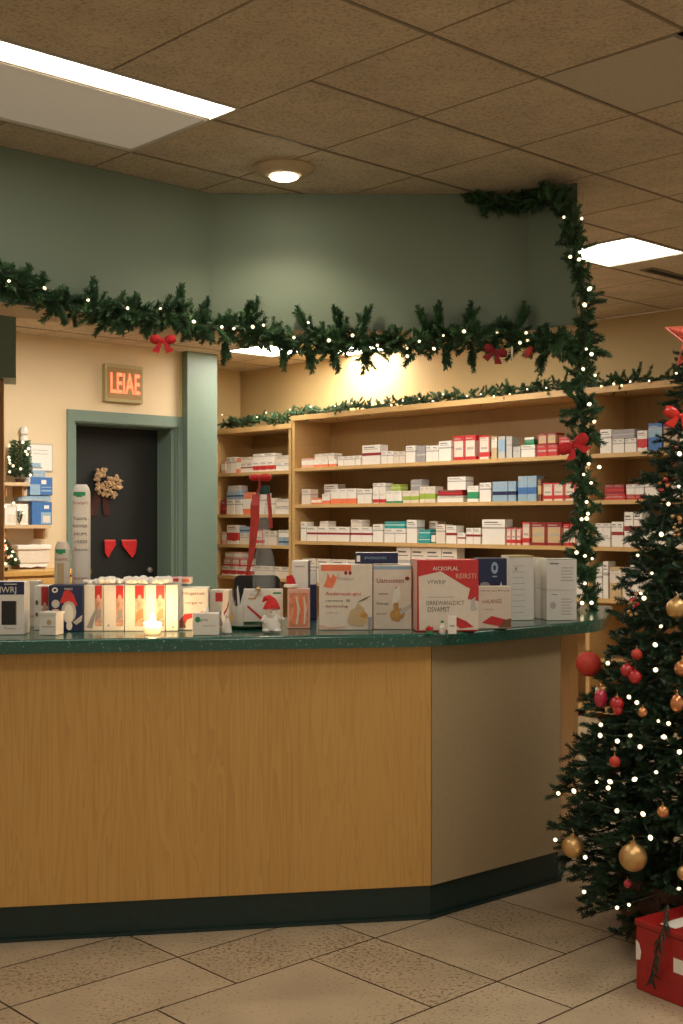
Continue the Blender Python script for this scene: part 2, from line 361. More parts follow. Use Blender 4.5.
# door frame and door
t = bpy.data.objects.new('door_1', None); COL.objects.link(t); t.location = W(DO0, VD, 0); t.rotation_euler.z = ROT; struct(t)
w = DO1-DO0; fr = .07; ft = .10
mb = MB(); mb.box(-fr,0,-.02,.0,0,DZ+ft).box(w,w+fr,-.02,.0,0,DZ+ft).box(0,w,-.02,.0,DZ,DZ+ft)
mb.box(0,.012,.0,.35,0,DZ).box(w-.012,w,.0,.35,0,DZ).box(0.012,w-.012,.0,.35,DZ-.012,DZ)
struct(mb.build('door_frame', GREENF, t))
mb = MB(); mb.box(.012,.045,.03,.07,0,DZ-.012).box(w-.045,w-.012,.03,.07,0,DZ-.012); struct(mb.build('door_stop', GREENF, t))
mb = MB(); mb.box(.012,w-.012,.31,.35,0,DZ-.012).box(.15,w-.15,.302,.31,.2,.9); struct(mb.build('door_leaf', DOORM, t))
mb = MB(); mb.sphere((w-.12,.28,1.02), .03).tube([(w-.12,.31,1.02),(w-.12,.28,1.02)], .012); struct(mb.build('door_handle', mat('dull_metal', (.3,.28,.25), .4, metal=.8), t, smooth=True))

# bulkhead (soffit)
S1 = Vector((-.643, 5.98, 0)); S2 = Vector((.918, 6.005, 0)); S3 = S2-A*.293; S0 = S1-B*3.6
SZ = 2.43
back = [S3+Vector((.054,.30,0)), S2+Vector((-.10,.30,0)), S1+Vector((-.11,.31,0)), S0+A*.30]
mb = MB(); mb.prism([tuple(p)[:2] for p in [S0,S1,S2,S3]+back], SZ, CH-.002, 0, 1)
struct(mb.build('wall_bulkhead', [GREEN, WARMW]))
# green stub and timber cabinet at far left
q = P(16, 378, 8.0); AR = math.atan2(326, F)
mb = MB(); mb.box(-1.2, 0, 0, .4, q.z, CH-.003, 0, Matrix.Translation((q.x, q.y, 0)) @ Matrix.Rotation(AR, 4, 'Z')); struct(mb.build('trim_header', GREENF))
q2 = P(4, 378, 8.05); c = thing('tall_cabinet', 'tall timber cabinet edge under the green header by the cream wall', 'cabinet', (q2.x, q2.y, 0), AR)
MB().box(-1,0,.02,.40,.08,q.z-.002).build('body', OAKD, c, bevel=.003); MB().box(-.97,-.03,.05,.40,0,.0795).build('plinth', KICK, c)
MB().box(-.995,-.502,0,.0195,.1,q.z-.01).build('door', OAKD, c, bevel=.002); MB().box(-.498,-.003,0,.0195,.1,q.z-.01).build('door', OAKD, c, bevel=.002)

# ------------------------------------------------------------------ counter
P1 = Vector((.338,4.594,0)); P2 = Vector((.910,5.076,0)); P3 = Vector((1.17,6.04,0)); d0 = Vector((-1.547,-.261,0)).normalized(); P0 = P1+d0*2.6
def offs(pts, d):                       # offset an open polyline to its right-hand (outer) side
    out = []
    ns = [Vector(((b-a).y, -(b-a).x, 0)).normalized() for a, b in zip(pts[:-1], pts[1:])]
    for i, p in enumerate(pts):
        if i == 0: out.append(p+ns[0]*d)
        elif i == len(pts)-1: out.append(p+ns[-1]*d)
        else:
            n = (ns[i-1]+ns[i]).normalized(); out.append(p+n*d/n.dot(ns[i]))
    return out
def fillet(pts, r, n=8):
    out = [pts[0]]
    for i in range(1, len(pts)-1):
        p = pts[i]; a = (pts[i-1]-p).normalized()*r; b = (pts[i+1]-p).normalized()*r
        for k in range(n+1):
            t_ = k/n; out.append((p+a)*(1-t_)**2 + p*2*t_*(1-t_) + (p+b)*t_**2)
    out.append(pts[-1]); return out
base = [P0, P1, P2, P3]
ct = thing('service_counter', 'angled oak-fronted service counter with beige end panel and dark green kickboard', 'counter')
inner = offs(base, -.55); body = offs(base, -.022)
mb = MB(); mb.prism([tuple(p)[:2] for p in body+inner[::-1]], .125, 1.03); mb.build('carcass', OAKD, ct)
kb = offs(base, -.010)
mb = MB(); mb.prism([tuple(p)[:2] for p in kb+inner[::-1]], .001, .1245); 
kt = offs(base, .004)
mb.prism([tuple(p)[:2] for p in kt+kb[::-1]], .001, .012)
mb.build('kickboard', KICK, ct)
def slab(a, b, m, name, g0=.0, g1=.0, z0=.126, z1=1.029):
    d = (b-a).normalized(); n = Vector((d.y, -d.x, 0)); a = a+d*g0; b = b-d*g1
    q = [a, b, b-n*.02, a-n*.02]
    mb = MB(); mb.prism([tuple(p)[:2] for p in q], z0, z1); return mb.build(name, m, ct)
slab(P0, P1, OAK, 'oak_panel', 0, .002); slab(P1, P2, CREAMP, 'beige_panel', .003, .002); slab(P2, P3, OAKD, 'end_panel', .002)
outer = offs(base, .075); e3 = Vector(((P3-P2).y, -(P3-P2).x, 0)).normalized()*.165; f2 = offs(base[:3], .075); dd1 = (P2-P1).normalized(); dd2 = (P3-P2).normalized()
w0 = f2[1]-(P2+e3); t1 = (w0.x*dd2.y-w0.y*dd2.x)/(dd2.x*dd1.y-dd2.y*dd1.x); outer = [outer[0], outer[1], f2[1]+dd1*t1, P3+e3]; tin = offs(base, -.78)
top = [outer[0]]+fillet([outer[0], outer[1], outer[2]], .16)[1:-1]
top += fillet([outer[1], outer[2], outer[3]], .12)[1:]
mb = MB(); mb.prism([tuple(p)[:2] for p in top+[tin[3], tin[2], tin[1], tin[0]]], 1.0315, 1.08)
tag(mb.build('countertop', COUNTER, bevel=.014, seg=4, smooth=True), 'dark green speckled countertop with rounded edge running across the whole counter', 'countertop')
CT = 1.0805

# ------------------------------------------------------------------ shelving
UF = 7.69
def sv(x): return uv(Pu(x, 500, UF))[1]
def shelving(label, v0, v1, ztop, zs, posts, th=.035):
    t = thing('shelving_unit', label, 'shelving', W(UF, (v0+v1)/2, 0), ROT); c = (v0+v1)/2
    D = UB-UF-.002
    for pv in posts: MB().box(0, D-.01, pv-c-.0175, pv-c+.0175, 0, ztop-th-.001).build('side_panel', SHELFW, t)
    MB().box(-.012, D, v0-c-.018, v1-c+.018, ztop-th, ztop+.012).build('top_board', SHELFW, t)
    MB().box(D-.009, D, v0-c, v1-c, 0, ztop-th-.001).build('back_panel', SHELFB, t)
    ps = sorted(posts)
    for z in zs:
        for a, b in zip(ps[:-1], ps[1:]):
            MB().box(.004, D-.0095, a-c+.0178, b-c-.0178, z-.032, z).build('shelf', SHELFW, t)
    return t
vA = sv(293.5)
shelving('long beech shelving unit stocked with medicine boxes along the back wall', 4.0, vA, 2.49, [2.0, 1.65, 1.30, .91, .45, .08], [4.0, sv(587.5), vA])
LZ = [1.98, 1.557, 1.253, .93, .5, .08]
shelving('narrow beech shelving unit beside the green column', vA+.037, 10.15, 2.42, LZ, [vA+.054, 10.15])

# medicine boxes ------------------------------------------------------------------
STY = {  # body, band colour, band (z0,z1 fractions), cap band
 'white': (WHITE, INKL, .62, .70), 'warm': (OFFW, INKL, .6, .68), 'grey': (GREYW, INKL, .55, .66), 'pink': (PINK, WHITE, .3, .8),
 'wred': (WHITE, DRED, .46, .60), 'wredlow': (WHITE, RED, .05, .40), 'worange': (WHITE, ORANGE, .0, .34), 'orange': (ORANGE, WHITE, .25, .7),
 'red': (RED, OFFW, .14, .78), 'redcream': (DRED, BEIGE, .12, .80), 'redbox': (RED, PINK, .4, .55), 'dred': (DRED, RED, .3, .5),
 'wblue': (LBLUE, NAVY, .32, .5), 'blue': (LBLUE, BLUE, .28, .55), 'blued': (BLUE, LBLUE, .5, .85), 'greyblue': (GREYW, LBLUE, .3, .85),
 'lime': (OFFW, LIME, .22, .55), 'wgreen': (WHITE, GREENP, .0, .16), 'green': (WHITE, GREENP, .2, .62), 'limebox': (LIME, OFFW, .4, .5),
 'teal': (TEAL, WHITE, .45, .55), 'wteal': (WHITE, GREENP, .5, .9), 'greyp': (GREYP, GREYW, .4, .5), 'beige': (BEIGE, OFFW, .5, .9), 'brown': (BROWNP, BEIGE, .3, .7),
 'redlines': (OFFW, RED, .1, .3), 'wredmark': (WHITE, RED, .2, .6), 'navybox': (NAVY, BLUE, .5, .6), 'wyel': (WHITE, YEL, .9, 1.0)}
def med_mesh(w, d, h, sty):
    b, k, z0, z1 = STY[sty]; mb = MB()
    e = .0007
    mb.box(-w/2, w/2, 0, d, 0, h, 0)
    mb.quad([(-w/2,-e,h*z0),(w/2,-e,h*z0),(w/2,-e,h*z1),(-w/2,-e,h*z1)], 1)
    mb.quad([(-w/2-e,0,h*z0),(-w/2-e,0,h*z1),(-w/2-e,d,h*z1),(-w/2-e,d,h*z0)], 1)
    mb.quad([(w/2+e,0,h*z0),(w/2+e,d,h*z0),(w/2+e,d,h*z1),(w/2+e,0,h*z1)], 1)
    if sty in ('red', 'redcream', 'redbox', 'redlines'):
        c_ = 1 if sty == 'redlines' else 0
        for q0, q1 in ((-.5, -.40), (.40, .5)): mb.quad([(w*q0,-e*1.6,0),(w*q1,-e*1.6,0),(w*q1,-e*1.6,h),(w*q0,-e*1.6,h)], c_)
        mb.quad([(-w*.3,-e*2,h*.42),(w*.3,-e*2,h*.42),(w*.3,-e*2,h*.52),(-w*.3,-e*2,h*.52)], 2)
        mb.quad([(-w*.5,-e*2,h*.93),(w*.5,-e*2,h*.93),(w*.5,-e*2,h),(-w*.5,-e*2,h)], c_)
    # lid seam and small print lines
    mb.quad([(-w*.42,-e*1.5,h*.86),(w*.2,-e*1.5,h*.86),(w*.2,-e*1.5,h*.9),(-w*.42,-e*1.5,h*.9)], 2)
    mb.quad([(-w*.42,-e*1.5,h*.78),(w*.35,-e*1.5,h*.78),(w*.35,-e*1.5,h*.80),(-w*.42,-e*1.5,h*.80)], 2)
    if sty == 'wredmark': mb.quad([(-w*.3,-e*2,h*.2),(w*.25,-e*2,h*.15),(w*.3,-e*2,h*.5),(-w*.1,-e*2,h*.6)], 1)
    me = mb.build('medicine_box', [b, k, INK if sty in ('white','warm','wred','wredmark') else INKL])
    return me
LABELS = {}
def run(sh, x0, x1, n, hpx, sty, look, lift=0, back=0, dd=.10, gap=.10):
    """n boxes side by side on shelf sh (unit, z) between photo columns x0..x1, hpx tall; returns the height in metres"""
    z, where = sh
    va, vb = sv(x0), sv(x1); Y = Pu((x0+x1)/2, 500, UF).y
    h = hpx*Y/F; wtot = (va-vb); w = wtot/n*(1-gap*.5); base = None
    label = look+' '+where
    assert label not in LABELS, label
    LABELS[label] = 1
    for i in range(n):
        vc = va-wtot*(i+.5)/n
        hh = h*(1+random.uniform(-.015, .015)) if lift == 0 else h
        if base is None: o = base = med_mesh(w, dd, h, sty)
        else: o = base.copy(); COL.objects.link(o)
        o.location = W(UF+.03+back+random.uniform(-.004,.004), vc, z+.0008+lift)
        # local x must run along -A (to the right as seen), local y along +B
        o.rotation_euler.z = math.atan2(-A.y, -A.x)+random.uniform(-.02, .02)*(0 if n > 1 else 1)
        tag(o, label, 'medicine box', (look+' '+where) if n > 1 else None)
    return h
U1 = (2.0, 'on upper shelf, long unit'); U2 = (1.65, 'on middle shelf, long unit')
U3 = (1.30, 'on third shelf, long unit'); U4 = (.91, 'on low shelf, long unit')
# local +y must point to +B; rotation atan2(-A): x axis = -A, y axis = rot90 = (A.y,-A.x)... = B
h = run(U1, 299, 311, 2, 9, 'pink', 'pinkish low box at the left end')
h = run(U1, 311, 334, 3, 7, 'worange', 'low white box with orange base near the left end'); run(U1, 312, 332, 3, 6, 'warm', 'cream box lying atop the orange-based ones', lift=h+.001)
run(U1, 335.5, 358.5, 4, 9.5, 'white', 'small white box in a row of four')
run(U1, 359.5, 378, 1, 19.5, 'wred', 'big white box with a dark red stripe')
run(U1, 379, 391, 2, 12.5, 'white', 'white box just right of the big striped one'); run(U1, 391.5, 403, 2, 11.5, 'warm', 'low cream box left of a taller one')
run(U1, 403.5, 413, 1, 17, 'white', 'upright white box before the greyish one'); run(U1, 414, 423, 1, 16.5, 'greyp', 'greyish upright box')
run(U1, 423.5, 436, 2, 16, 'white', 'slim white box right of the greyish one'); run(U1, 436.5, 449, 1, 20, 'white', 'tall white box beside the red ones')
run(U1, 450.5, 474, 2, 24.5, 'red', 'tall red box with white label'); run(U1, 476, 487.5, 1, 23.5, 'redlines', 'white box with red lines')
run(U1, 489, 494.5, 1, 22, 'beige', 'slim tan box'); run(U1, 495.5, 502.5, 1, 22, 'greyblue', 'slim grey box with blue panel'); run(U1, 503.5, 509.5, 1, 21.5, 'grey', 'slim plain grey box')
run(U1, 510.5, 518, 1, 11, 'grey', 'short grey box before the teal one'); run(U1, 511, 521, 1, 21, 'wteal', 'white and teal box standing at the back', back=.14)
run(U1, 518.8, 533, 1, 12, 'white', 'short wide white box')
h = run(U1, 534.5, 555, 2, 11.5, 'redbox', 'red box with white label at the bottom of a stack'); run(U1, 535, 554.5, 2, 11.5, 'redcream', 'red and cream box on top of a stack', lift=h+.001)
h = run(U1, 556.5, 580, 2, 10, 'redlines', 'cream box with red lines beneath another'); run(U1, 557, 580, 2, 8.5, 'redbox', 'red box atop the lined cream ones', lift=h+.001)
run(U1, 597.5, 609, 1, 24, 'white', 'tall white box just right of the hanging garland')
h = run(U1, 610, 634, 4, 14, 'white', 'white box under the grey flat one'); run(U1, 609.5, 633, 1, 9, 'greyp', 'flat grey box lying across white ones', lift=h+.001)
run(U1, 635, 645, 1, 21, 'wredmark', 'white box with a red mark'); run(U1, 646, 660, 1, 28, 'blued', 'blue box with pale picture'); run(U1, 661, 676, 2, 26, 'redcream', 'purple red box right of the blue one')
run(U1, 677, 700, 2, 22, 'white', 'white box behind the tree tip')

run(U2, 299, 308, 1, 15, 'warm', 'cream box at the left end'); run(U2, 311, 325, 1, 20, 'white', 'tall white box with orange packs before it', back=.14)
run(U2, 309, 319, 2, 6, 'orange', 'low orange box'); run(U2, 319.5, 327.5, 1, 10, 'worange', 'white box with orange foot')
run(U2, 328.5, 354, 3, 15, 'worange', 'white box of a trio with thin orange base'); run(U2, 355, 369.5, 2, 14.5, 'white', 'white box of a pair left of the red banded stack')
h = run(U2, 370.5, 383, 2, 10, 'wredlow', 'white box with dark red squares'); run(U2, 370.5, 383, 2, 10, 'white', 'plain white box on top of the red banded ones', lift=h+.001)
h = run(U2, 384, 399.5, 2, 12, 'wgreen', 'white box with green base'); run(U2, 388, 398, 1, 6.5, 'limebox', 'lime green box lying on top of white ones', lift=h+.001)
h = run(U2, 400.5, 416.5, 2, 12, 'lime', 'low white box with a lime band'); run(U2, 408, 419, 1, 11, 'greyp', 'grey box perched above the lime bands', lift=h+.001, dd=.1)
run(U2, 417.5, 433, 3, 16, 'lime', 'tall white box with a lime band')
h = run(U2, 434.5, 461, 1, 6.5, 'white', 'wide flat white box at the bottom of a pile'); h2 = run(U2, 435, 461, 1, 5.5, 'dred', 'wide flat red box in a pile', lift=h+.001); run(U2, 445, 464, 1, 13, 'white', 'white box on top of the flat pile', lift=h+h2+.002)
run(U2, 464.5, 476, 1, 16, 'green', 'white and green box'); run(U2, 477, 489, 2, 19, 'white', 'white box between green and blue ones')
run(U2, 489.8, 513.5, 3, 20, 'wblue', 'pale box with navy band'); run(U2, 515.5, 534.5, 2, 25, 'blue', 'tall pale box with bright blue band'); run(U2, 535.5, 539, 1, 22, 'brown', 'thin dark brown box')
run(U2, 540, 573, 3, 18, 'redlines', 'cream box with red foot'); run(U2, 573.5, 583, 1, 17, 'redcream', 'red box behind the hanging garland')
h = run(U2, 602, 623, 1, 6, 'redbox', 'glossy red flat box'); run(U2, 602, 622, 2, 9, 'dred', 'dark red box on the glossy flat one', lift=h+.001)
h = run(U2, 624, 641.5, 2, 5, 'redbox', 'small red box under a white one'); run(U2, 624, 641.5, 2, 10, 'white', 'white box on a small red one', lift=h+.001)
run(U2, 642.5, 657, 1, 19, 'white', 'white box partly behind the tree'); run(U2, 658, 690, 3, 17, 'warm', 'cream box hidden by the tree')

run(U3, 298.5, 304, 1, 19, 'white', 'narrow white box at the left end')
h = run(U3, 304.5, 347, 4, 14.5, 'wred', 'wide white box of a red striped foursome'); run(U3, 317, 326, 1, 5.5, 'warm', 'small cream box on the striped foursome', lift=h+.001)
h = run(U3, 348.5, 370, 2, 15, 'wred', 'white box with red stripe, beside the foursome'); run(U3, 348.5, 360, 1, 7, 'warm', 'cream box on the red striped pair', lift=h+.001)
run(U3, 370.8, 381, 1, 18, 'white', 'white box left of the teal topped one'); h = run(U3, 381.8, 403.5, 2, 14, 'white', 'white box carrying a teal one'); run(U3, 382, 403, 1, 7, 'teal', 'long teal box lying on top', lift=h+.001)
run(U3, 404.3, 415, 1, 23, 'white', 'tall white box left of the small teal ones'); h = run(U3, 416, 428, 1, 7, 'teal', 'small teal box at the bottom'); run(U3, 416.5, 428, 1, 6.5, 'teal', 'small teal box on top of its twin', lift=h+.001)
run(U3, 416, 425, 1, 22, 'warm', 'tall cream box behind the teal pair', back=.14)
h = run(U3, 429, 432.8, 1, 8, 'wgreen', 'tiny white box with green base'); run(U3, 433.5, 443, 1, 19, 'warm', 'cream box of the left tall stack')
run(U3, 443.5, 454, 1, 18, 'wred', 'white box with two dark stripes'); run(U3, 455, 463, 1, 11, 'wred', 'short white box with a red stripe')
h = run(U3, 463.5, 478, 2, 16, 'wred', 'white box with a red stripe left of the big one'); run(U3, 479.5, 503, 1, 25, 'white', 'big plain white box')
run(U3, 504, 518.5, 3, 17, 'redlines', 'slim white box with red foot'); run(U3, 519.5, 527.5, 1, 23, 'redlines', 'upright cream box before the red topped row'); run(U3, 528.3, 560, 2, 23, 'redcream', 'red and cream box in the red topped row'); run(U3, 561, 573.5, 2, 22, 'red', 'red checked box by the garland')
run(U3, 574, 584, 2, 21, 'warm', 'cream box behind the hanging garland')
h = run(U3, 593, 608, 2, 12, 'white', 'white box under a second one'); run(U3, 593, 608, 2, 11, 'white', 'white box on another white box', lift=h+.001)
run(U3, 609, 621, 2, 25, 'wred', 'white box with a red mark right of the garland'); run(U3, 622, 640, 2, 35, 'wred', 'tall white box with a red mark beside the tree'); run(U3, 641, 690, 4, 26, 'white', 'white box behind the tree')

run(U4, 300, 392, 6, 24, 'warm', 'cream box mostly hidden by the counter goods')
run(U4, 394, 455, 4, 41, 'warm', 'cream box top just above the red carton'); run(U4, 457, 582, 7, 22, 'white', 'white box hidden by the counter goods')
run(U4, 593.5, 600, 1, 32, 'white', 'white box by the garland'); run(U4, 601, 606, 1, 37, 'white', 'thin taller white box'); run(U4, 607, 619, 1, 32, 'beige', 'tan box with white label')
run(U4, 620, 627, 1, 32, 'warm', 'cream box right of the tan one'); run(U4, 628, 637, 1, 37, 'white', 'white box at the edge of the tree'); run(U4, 638, 680, 4, 30, 'warm', 'cream box behind the tree')
N1 = (LZ[0], 'on upper shelf, narrow unit'); N2 = (LZ[1], 'on second shelf, narrow unit'); N3 = (LZ[2], 'on third shelf, narrow unit'); N4 = (LZ[3], 'on low shelf, narrow unit')
run(N1, 219, 223.5, 1, 12, 'pink', 'pink box by the column'); run(N1, 224, 233.5, 2, 16, 'white', 'white box of the left pair'); run(N1, 234, 237.5, 1, 15, 'orange', 'thin amber box')
h = run(N1, 238, 250, 2, 9, 'wred', 'white box under another near the middle'); run(N1, 238.5, 250, 1, 6, 'warm', 'cream box lying on a white pair', lift=h+.001)
h = run(N1, 250.5, 272.5, 3, 10, 'wredmark', 'white box with a small red mark'); run(N1, 245+5.6, 272, 2, 8, 'white', 'white box on top of the red marked ones', lift=h+.001)
h = run(N1, 273.5, 288.5, 2, 8, 'white', 'white box near the right post'); run(N1, 273.5, 288.5, 1, 7, 'warm', 'cream box lying near the right post', lift=h+.001)
run(N2, 218.5, 223.5, 1, 14, 'dred', 'dark red box by the column'); h = run(N2, 224.2, 239.5, 2, 15, 'white', 'white box of the left pair'); run(N2, 220+4.4, 239, 2, 8, 'wblue', 'pale box with navy band on the left pair', lift=h+.001)
h2 = run(N2, 225, 238, 1, 5.5, 'grey', 'grey box topmost of the left pile', lift=h+.001+8*12.4/F+.002)
run(N2, 240.5, 251, 1, 22, 'orange', 'tall orange framed box'); run(N2, 252, 262, 1, 21, 'white', 'tall white box behind the ribbon'); h = run(N2, 273, 288.5, 2, 8, 'white', 'white box of the lower right pair'); run(N2, 273.5, 288.5, 1, 7, 'warm', 'cream box on the lower right pair', lift=h+.001)
run(N2, 263, 272, 1, 16, 'warm', 'cream box behind the glass bottle')
run(N3, 219, 223.4, 1, 12, 'pink', 'pink box by the column'); run(N3, 224, 236, 1, 19, 'wredmark', 'white box with a bold red mark'); h = run(N3, 237, 250, 2, 11, 'warm', 'cream box left of the ribbon'); run(N3, 237, 250, 2, 6.5, 'wblue', 'pale box with navy band left of the ribbon', lift=h+.001)
run(N3, 251, 261, 1, 15, 'redlines', 'white box with red lines behind the ribbon'); run(N3, 262, 274, 2, 14, 'warm', 'cream box behind the glass bottle')
h = run(N3, 276, 288.5, 2, 8, 'wblue', 'pale box with navy band near the right post'); run(N3, 276, 288.5, 1, 7, 'white', 'white box on the banded pair', lift=h+.001)
h = run(N4, 219, 250, 4, 9, 'wredmark', 'white box with a red mark'); h2 = run(N4, 221, 246, 3, 8, 'redlines', 'white box with red lines', lift=h+.001); run(N4, 223, 240, 2, 6.5, 'pink', 'pink box topmost of the pile', lift=h+h2+.002)
run(N4, 252, 288, 4, 11, 'warm', 'cream box low behind the monitor')

# ------------------------------------------------------------------ needles: garlands and tree
def sprig_template(length, nl, nn, wid, seed):
    r = np.random.default_rng(seed); V = []; Fc = []
    for i in range(nn):
        t = (i+.5)/nn; a = i*2.399+r.uniform(-.3,.3); p = np.array([0,0,length*t])
        el = math.radians(r.uniform(32, 55)); l = nl*(1-.35*t)*r.uniform(.8,1.1)
        d = np.array([math.cos(a)*math.sin(el), math.sin(a)*math.sin(el), math.cos(el)])
        s = np.cross(d, [0,0,1]); s /= np.linalg.norm(s); s = s*math.cos(.6)+np.cross(d, s)*math.sin(.6)
        k = len(V); V += [p-s*wid/2, p+s*wid/2, p+d*l*.75+s*wid*.45, p+d*l, p+d*l*.75-s*wid*.45]
        Fc.append([k, k+1, k+2, k+3, k+4])
    k = len(V); w = wid*.7
    V += [np.array([w,0,0]), np.array([-w/2,w*.87,0]), np.array([-w/2,-w*.87,0]), np.array([0,0,length])]
    Fc += [[k,k+1,k+3],[k+1,k+2,k+3],[k+2,k,k+3]]
    return np.array(V), Fc
class Foliage:
    def __init__(s, temps): s.t = temps; s.V = []; s.idx = []; s.cnt = []; s.n = 0
    def add(s, p, d, roll, scale):
        V, Fc = s.t[int(rng.integers(len(s.t)))]
        z = np.array(d, float); z /= np.linalg.norm(z)
        x = np.cross(z, [.31,.17,.93]); x /= np.linalg.norm(x); y = np.cross(z, x)
        x2 = x*math.cos(roll)+y*math.sin(roll); y2 = np.cross(z, x2)
        M = np.stack([x2, y2, z], 1)
        s.V.append((V*scale) @ M.T + np.array(p)); 
        for f in Fc: s.idx += [i+s.n for i in f]; s.cnt.append(len(f))
        s.n += len(V)
    def build(s, name, m, parent):
        me = bpy.data.meshes.new(name); V = np.concatenate(s.V)
        me.vertices.add(len(V)); me.vertices.foreach_set('co', V.ravel())
        me.loops.add(len(s.idx)); me.loops.foreach_set('vertex_index', s.idx)
        me.polygons.add(len(s.cnt)); st = np.concatenate([[0], np.cumsum(s.cnt)[:-1]])
        me.polygons.foreach_set('loop_start', st.astype(np.int32)); me.polygons.foreach_set('loop_total', np.array(s.cnt, np.int32))
        me.materials.append(m); me.update(calc_edges=True); me.validate()
        o = bpy.data.objects.new(name, me); COL.objects.link(o); o.parent = parent; return o
GT = [sprig_template(.095, .036, 60, .0056, k) for k in range(4)]
TT = [sprig_template(.085, .030, 50, .0048, 10+k) for k in range(4)]
def resample(pts, step):
    pts = [Vector(p) for p in pts]; out = [pts[0]]; acc = 0
    for a, b in zip(pts[:-1], pts[1:]):
        L_ = (b-a).length; n = max(1, int(L_/step))
        for k in range(1, n+1): out.append(a.lerp(b, k/n))
    return out
def garland(label, pts, dens, spread, sc, tips=(), name='garland'):
    pts = [Vector(p) for p in pts]; o = thing(name, label, 'garland', pts[0]); inv = Matrix.Translation(-pts[0])
    path = resample(pts, .02)
    path = [p+Vector((0,0,.006*math.sin(i*.7))) for i, p in enumerate(path)]
    MB().tube([inv @ p for p in path], .007, n=6).build('stem', STEM, o)
    fo = Foliage(GT)
    for i, p in enumerate(path):
        t_ = (path[min(i+1,len(path)-1)]-path[max(i-1,0)]).normalized()
        for _ in range(dens if rng.random() < dens-int(dens) else int(dens)) if False else range(int(dens)+(rng.random() < dens-int(dens))):
            a = t_.orthogonal().normalized(); b = t_.cross(a); g_ = rng.uniform(0, 2*math.pi)
            d = (a*math.cos(g_)+b*math.sin(g_))*rng.uniform(.5, 1)*spread + t_*rng.choice([-1, 1])*rng.uniform(.2, .9)
            q = inv @ p + Vector(rng.normal(0, .014, 3))
            fo.add(q, d, rng.uniform(0, 6.28), sc*rng.uniform(.75, 1.15))
    for (tp, td, n) in tips:            # longer twigs that stick out
        d = Vector(td).normalized(); q = inv @ Vector(tp) - d*.04
        for k in range(n):
            fo.add(q+d*.022*k*sc, d+Vector(rng.normal(0, .12, 3)), rng.uniform(0, 6.28), sc*1.05)
            fo.add(q+d*.022*k*sc, d+Vector(rng.normal(0, .25, 3)), rng.uniform(0, 6.28), sc*.9)
    fo.build('needles', FOL, o); return o
def bulbs(label, pts, r, name='light_string', group=None, order=True):
    pts = [Vector(p) for p in pts]; o = thing(name, label, 'string lights', pts[0], group=group); p0 = pts[0]
    wire = MB()
    pp = []
    for a, b in zip(pts[:-1], pts[1:]): pp += [a-p0, (a+b)/2-p0+Vector((0,.02,-.006))]
    pp.append(pts[-1]-p0); wire.tube(pp, .0012, n=4).build('wire', WIRE, o)
    proto = None
    for p in pts:
        if proto is None:
            mb = MB(); mb.lathe([(.0001,-r*.2),(r*.55,-r*.1),(r*.9,r*.6),(r,r*1.1),(r*.8,r*1.7),(r*.35,r*2.3),(.0001,r*2.6)], 8, 0)
            proto = b = mb.build('bulb', BULB, o, smooth=True)
        else: b = proto.copy(); COL.objects.link(b); b.parent = o
        b.location = p-p0; b.scale = [random.uniform(.65, 1.05)]*3; b.rotation_euler = (random.uniform(1.0, 2.2), random.uniform(-.6,.6), random.uniform(-.6,.6))
    return o
# bulkhead garland: pixel centreline, distance from the bulkhead face
def face_pt(x, y, off):                # on the bulkhead front face, pushed 'off' towards the room
    r = (x-CX)/F
    if x < 207: d, q = B, S1
    elif x < 529: d, q = (S2-S1).normalized(), S1
    else: d, q = -A, S2
    n = Vector((d.y, -d.x, 0)); c = n.dot(q)+off
    Y = c/(n.x*r+n.y); return P(x, y, Y)
cl = [(-70,250),(-25,262),(0,276),(25,290),(50,303),(80,308),(110,313),(140,314),(170,316),(200,325),(230,330),(260,335),(290,340),(320,342),(350,344),(380,343),(410,342),(440,338),(470,337),(500,336),(530,340),(560,345),(585,350)]
gl = [face_pt(x, y, .045) for x, y in cl]
tips = []
for (x, y, dx, dz) in [(95,300,-.1,1),(132,318,-.55,-.6),(118,318,-.8,-.55),(180,305,.2,1),(205,318,.1,1),(245,322,.2,1),(255,318,0,1),(225,345,0,-1),(285,350,0,-1),(310,352,.1,-1),(335,352,.2,-1),(338,325,-.1,1),(365,325,.3,1),(305,325,-.5,1),(365,355,.2,-1),(425,325,-.4,1),(440,322,-.1,1),(470,322,0,1),(447,350,0,-1),(473,352,0,-1),(520,322,.4,1),(545,355,-.3,-1),(600,355,1,-.1)]:
    tips.append((face_pt(min(x,575), y, .05), (dx, -.15, dz), 3))
garland('thick green garland draped along the bottom edge of the green bulkhead', gl, 4.6, 1.0, .95, tips)
bl = [(10,281),(45.5,289),(88,300),(128,309),(160,309.5),(195,322),(221.6,327),(234.5,328),(253,328),(264,326),(271.5,346),(293.4,337.7),(309,323),(330,340),(352,335),(378,346),(406.7,348.6),(407,356),(419.6,341),(433,348),(443,336),(463,331),(496.6,332.5),(520,342.7),(527.7,340),(526.5,333),(558,352)]
bulbs('warm light string woven through the garland under the bulkhead', [face_pt(x, y, .105) for x, y in bl], .0085)
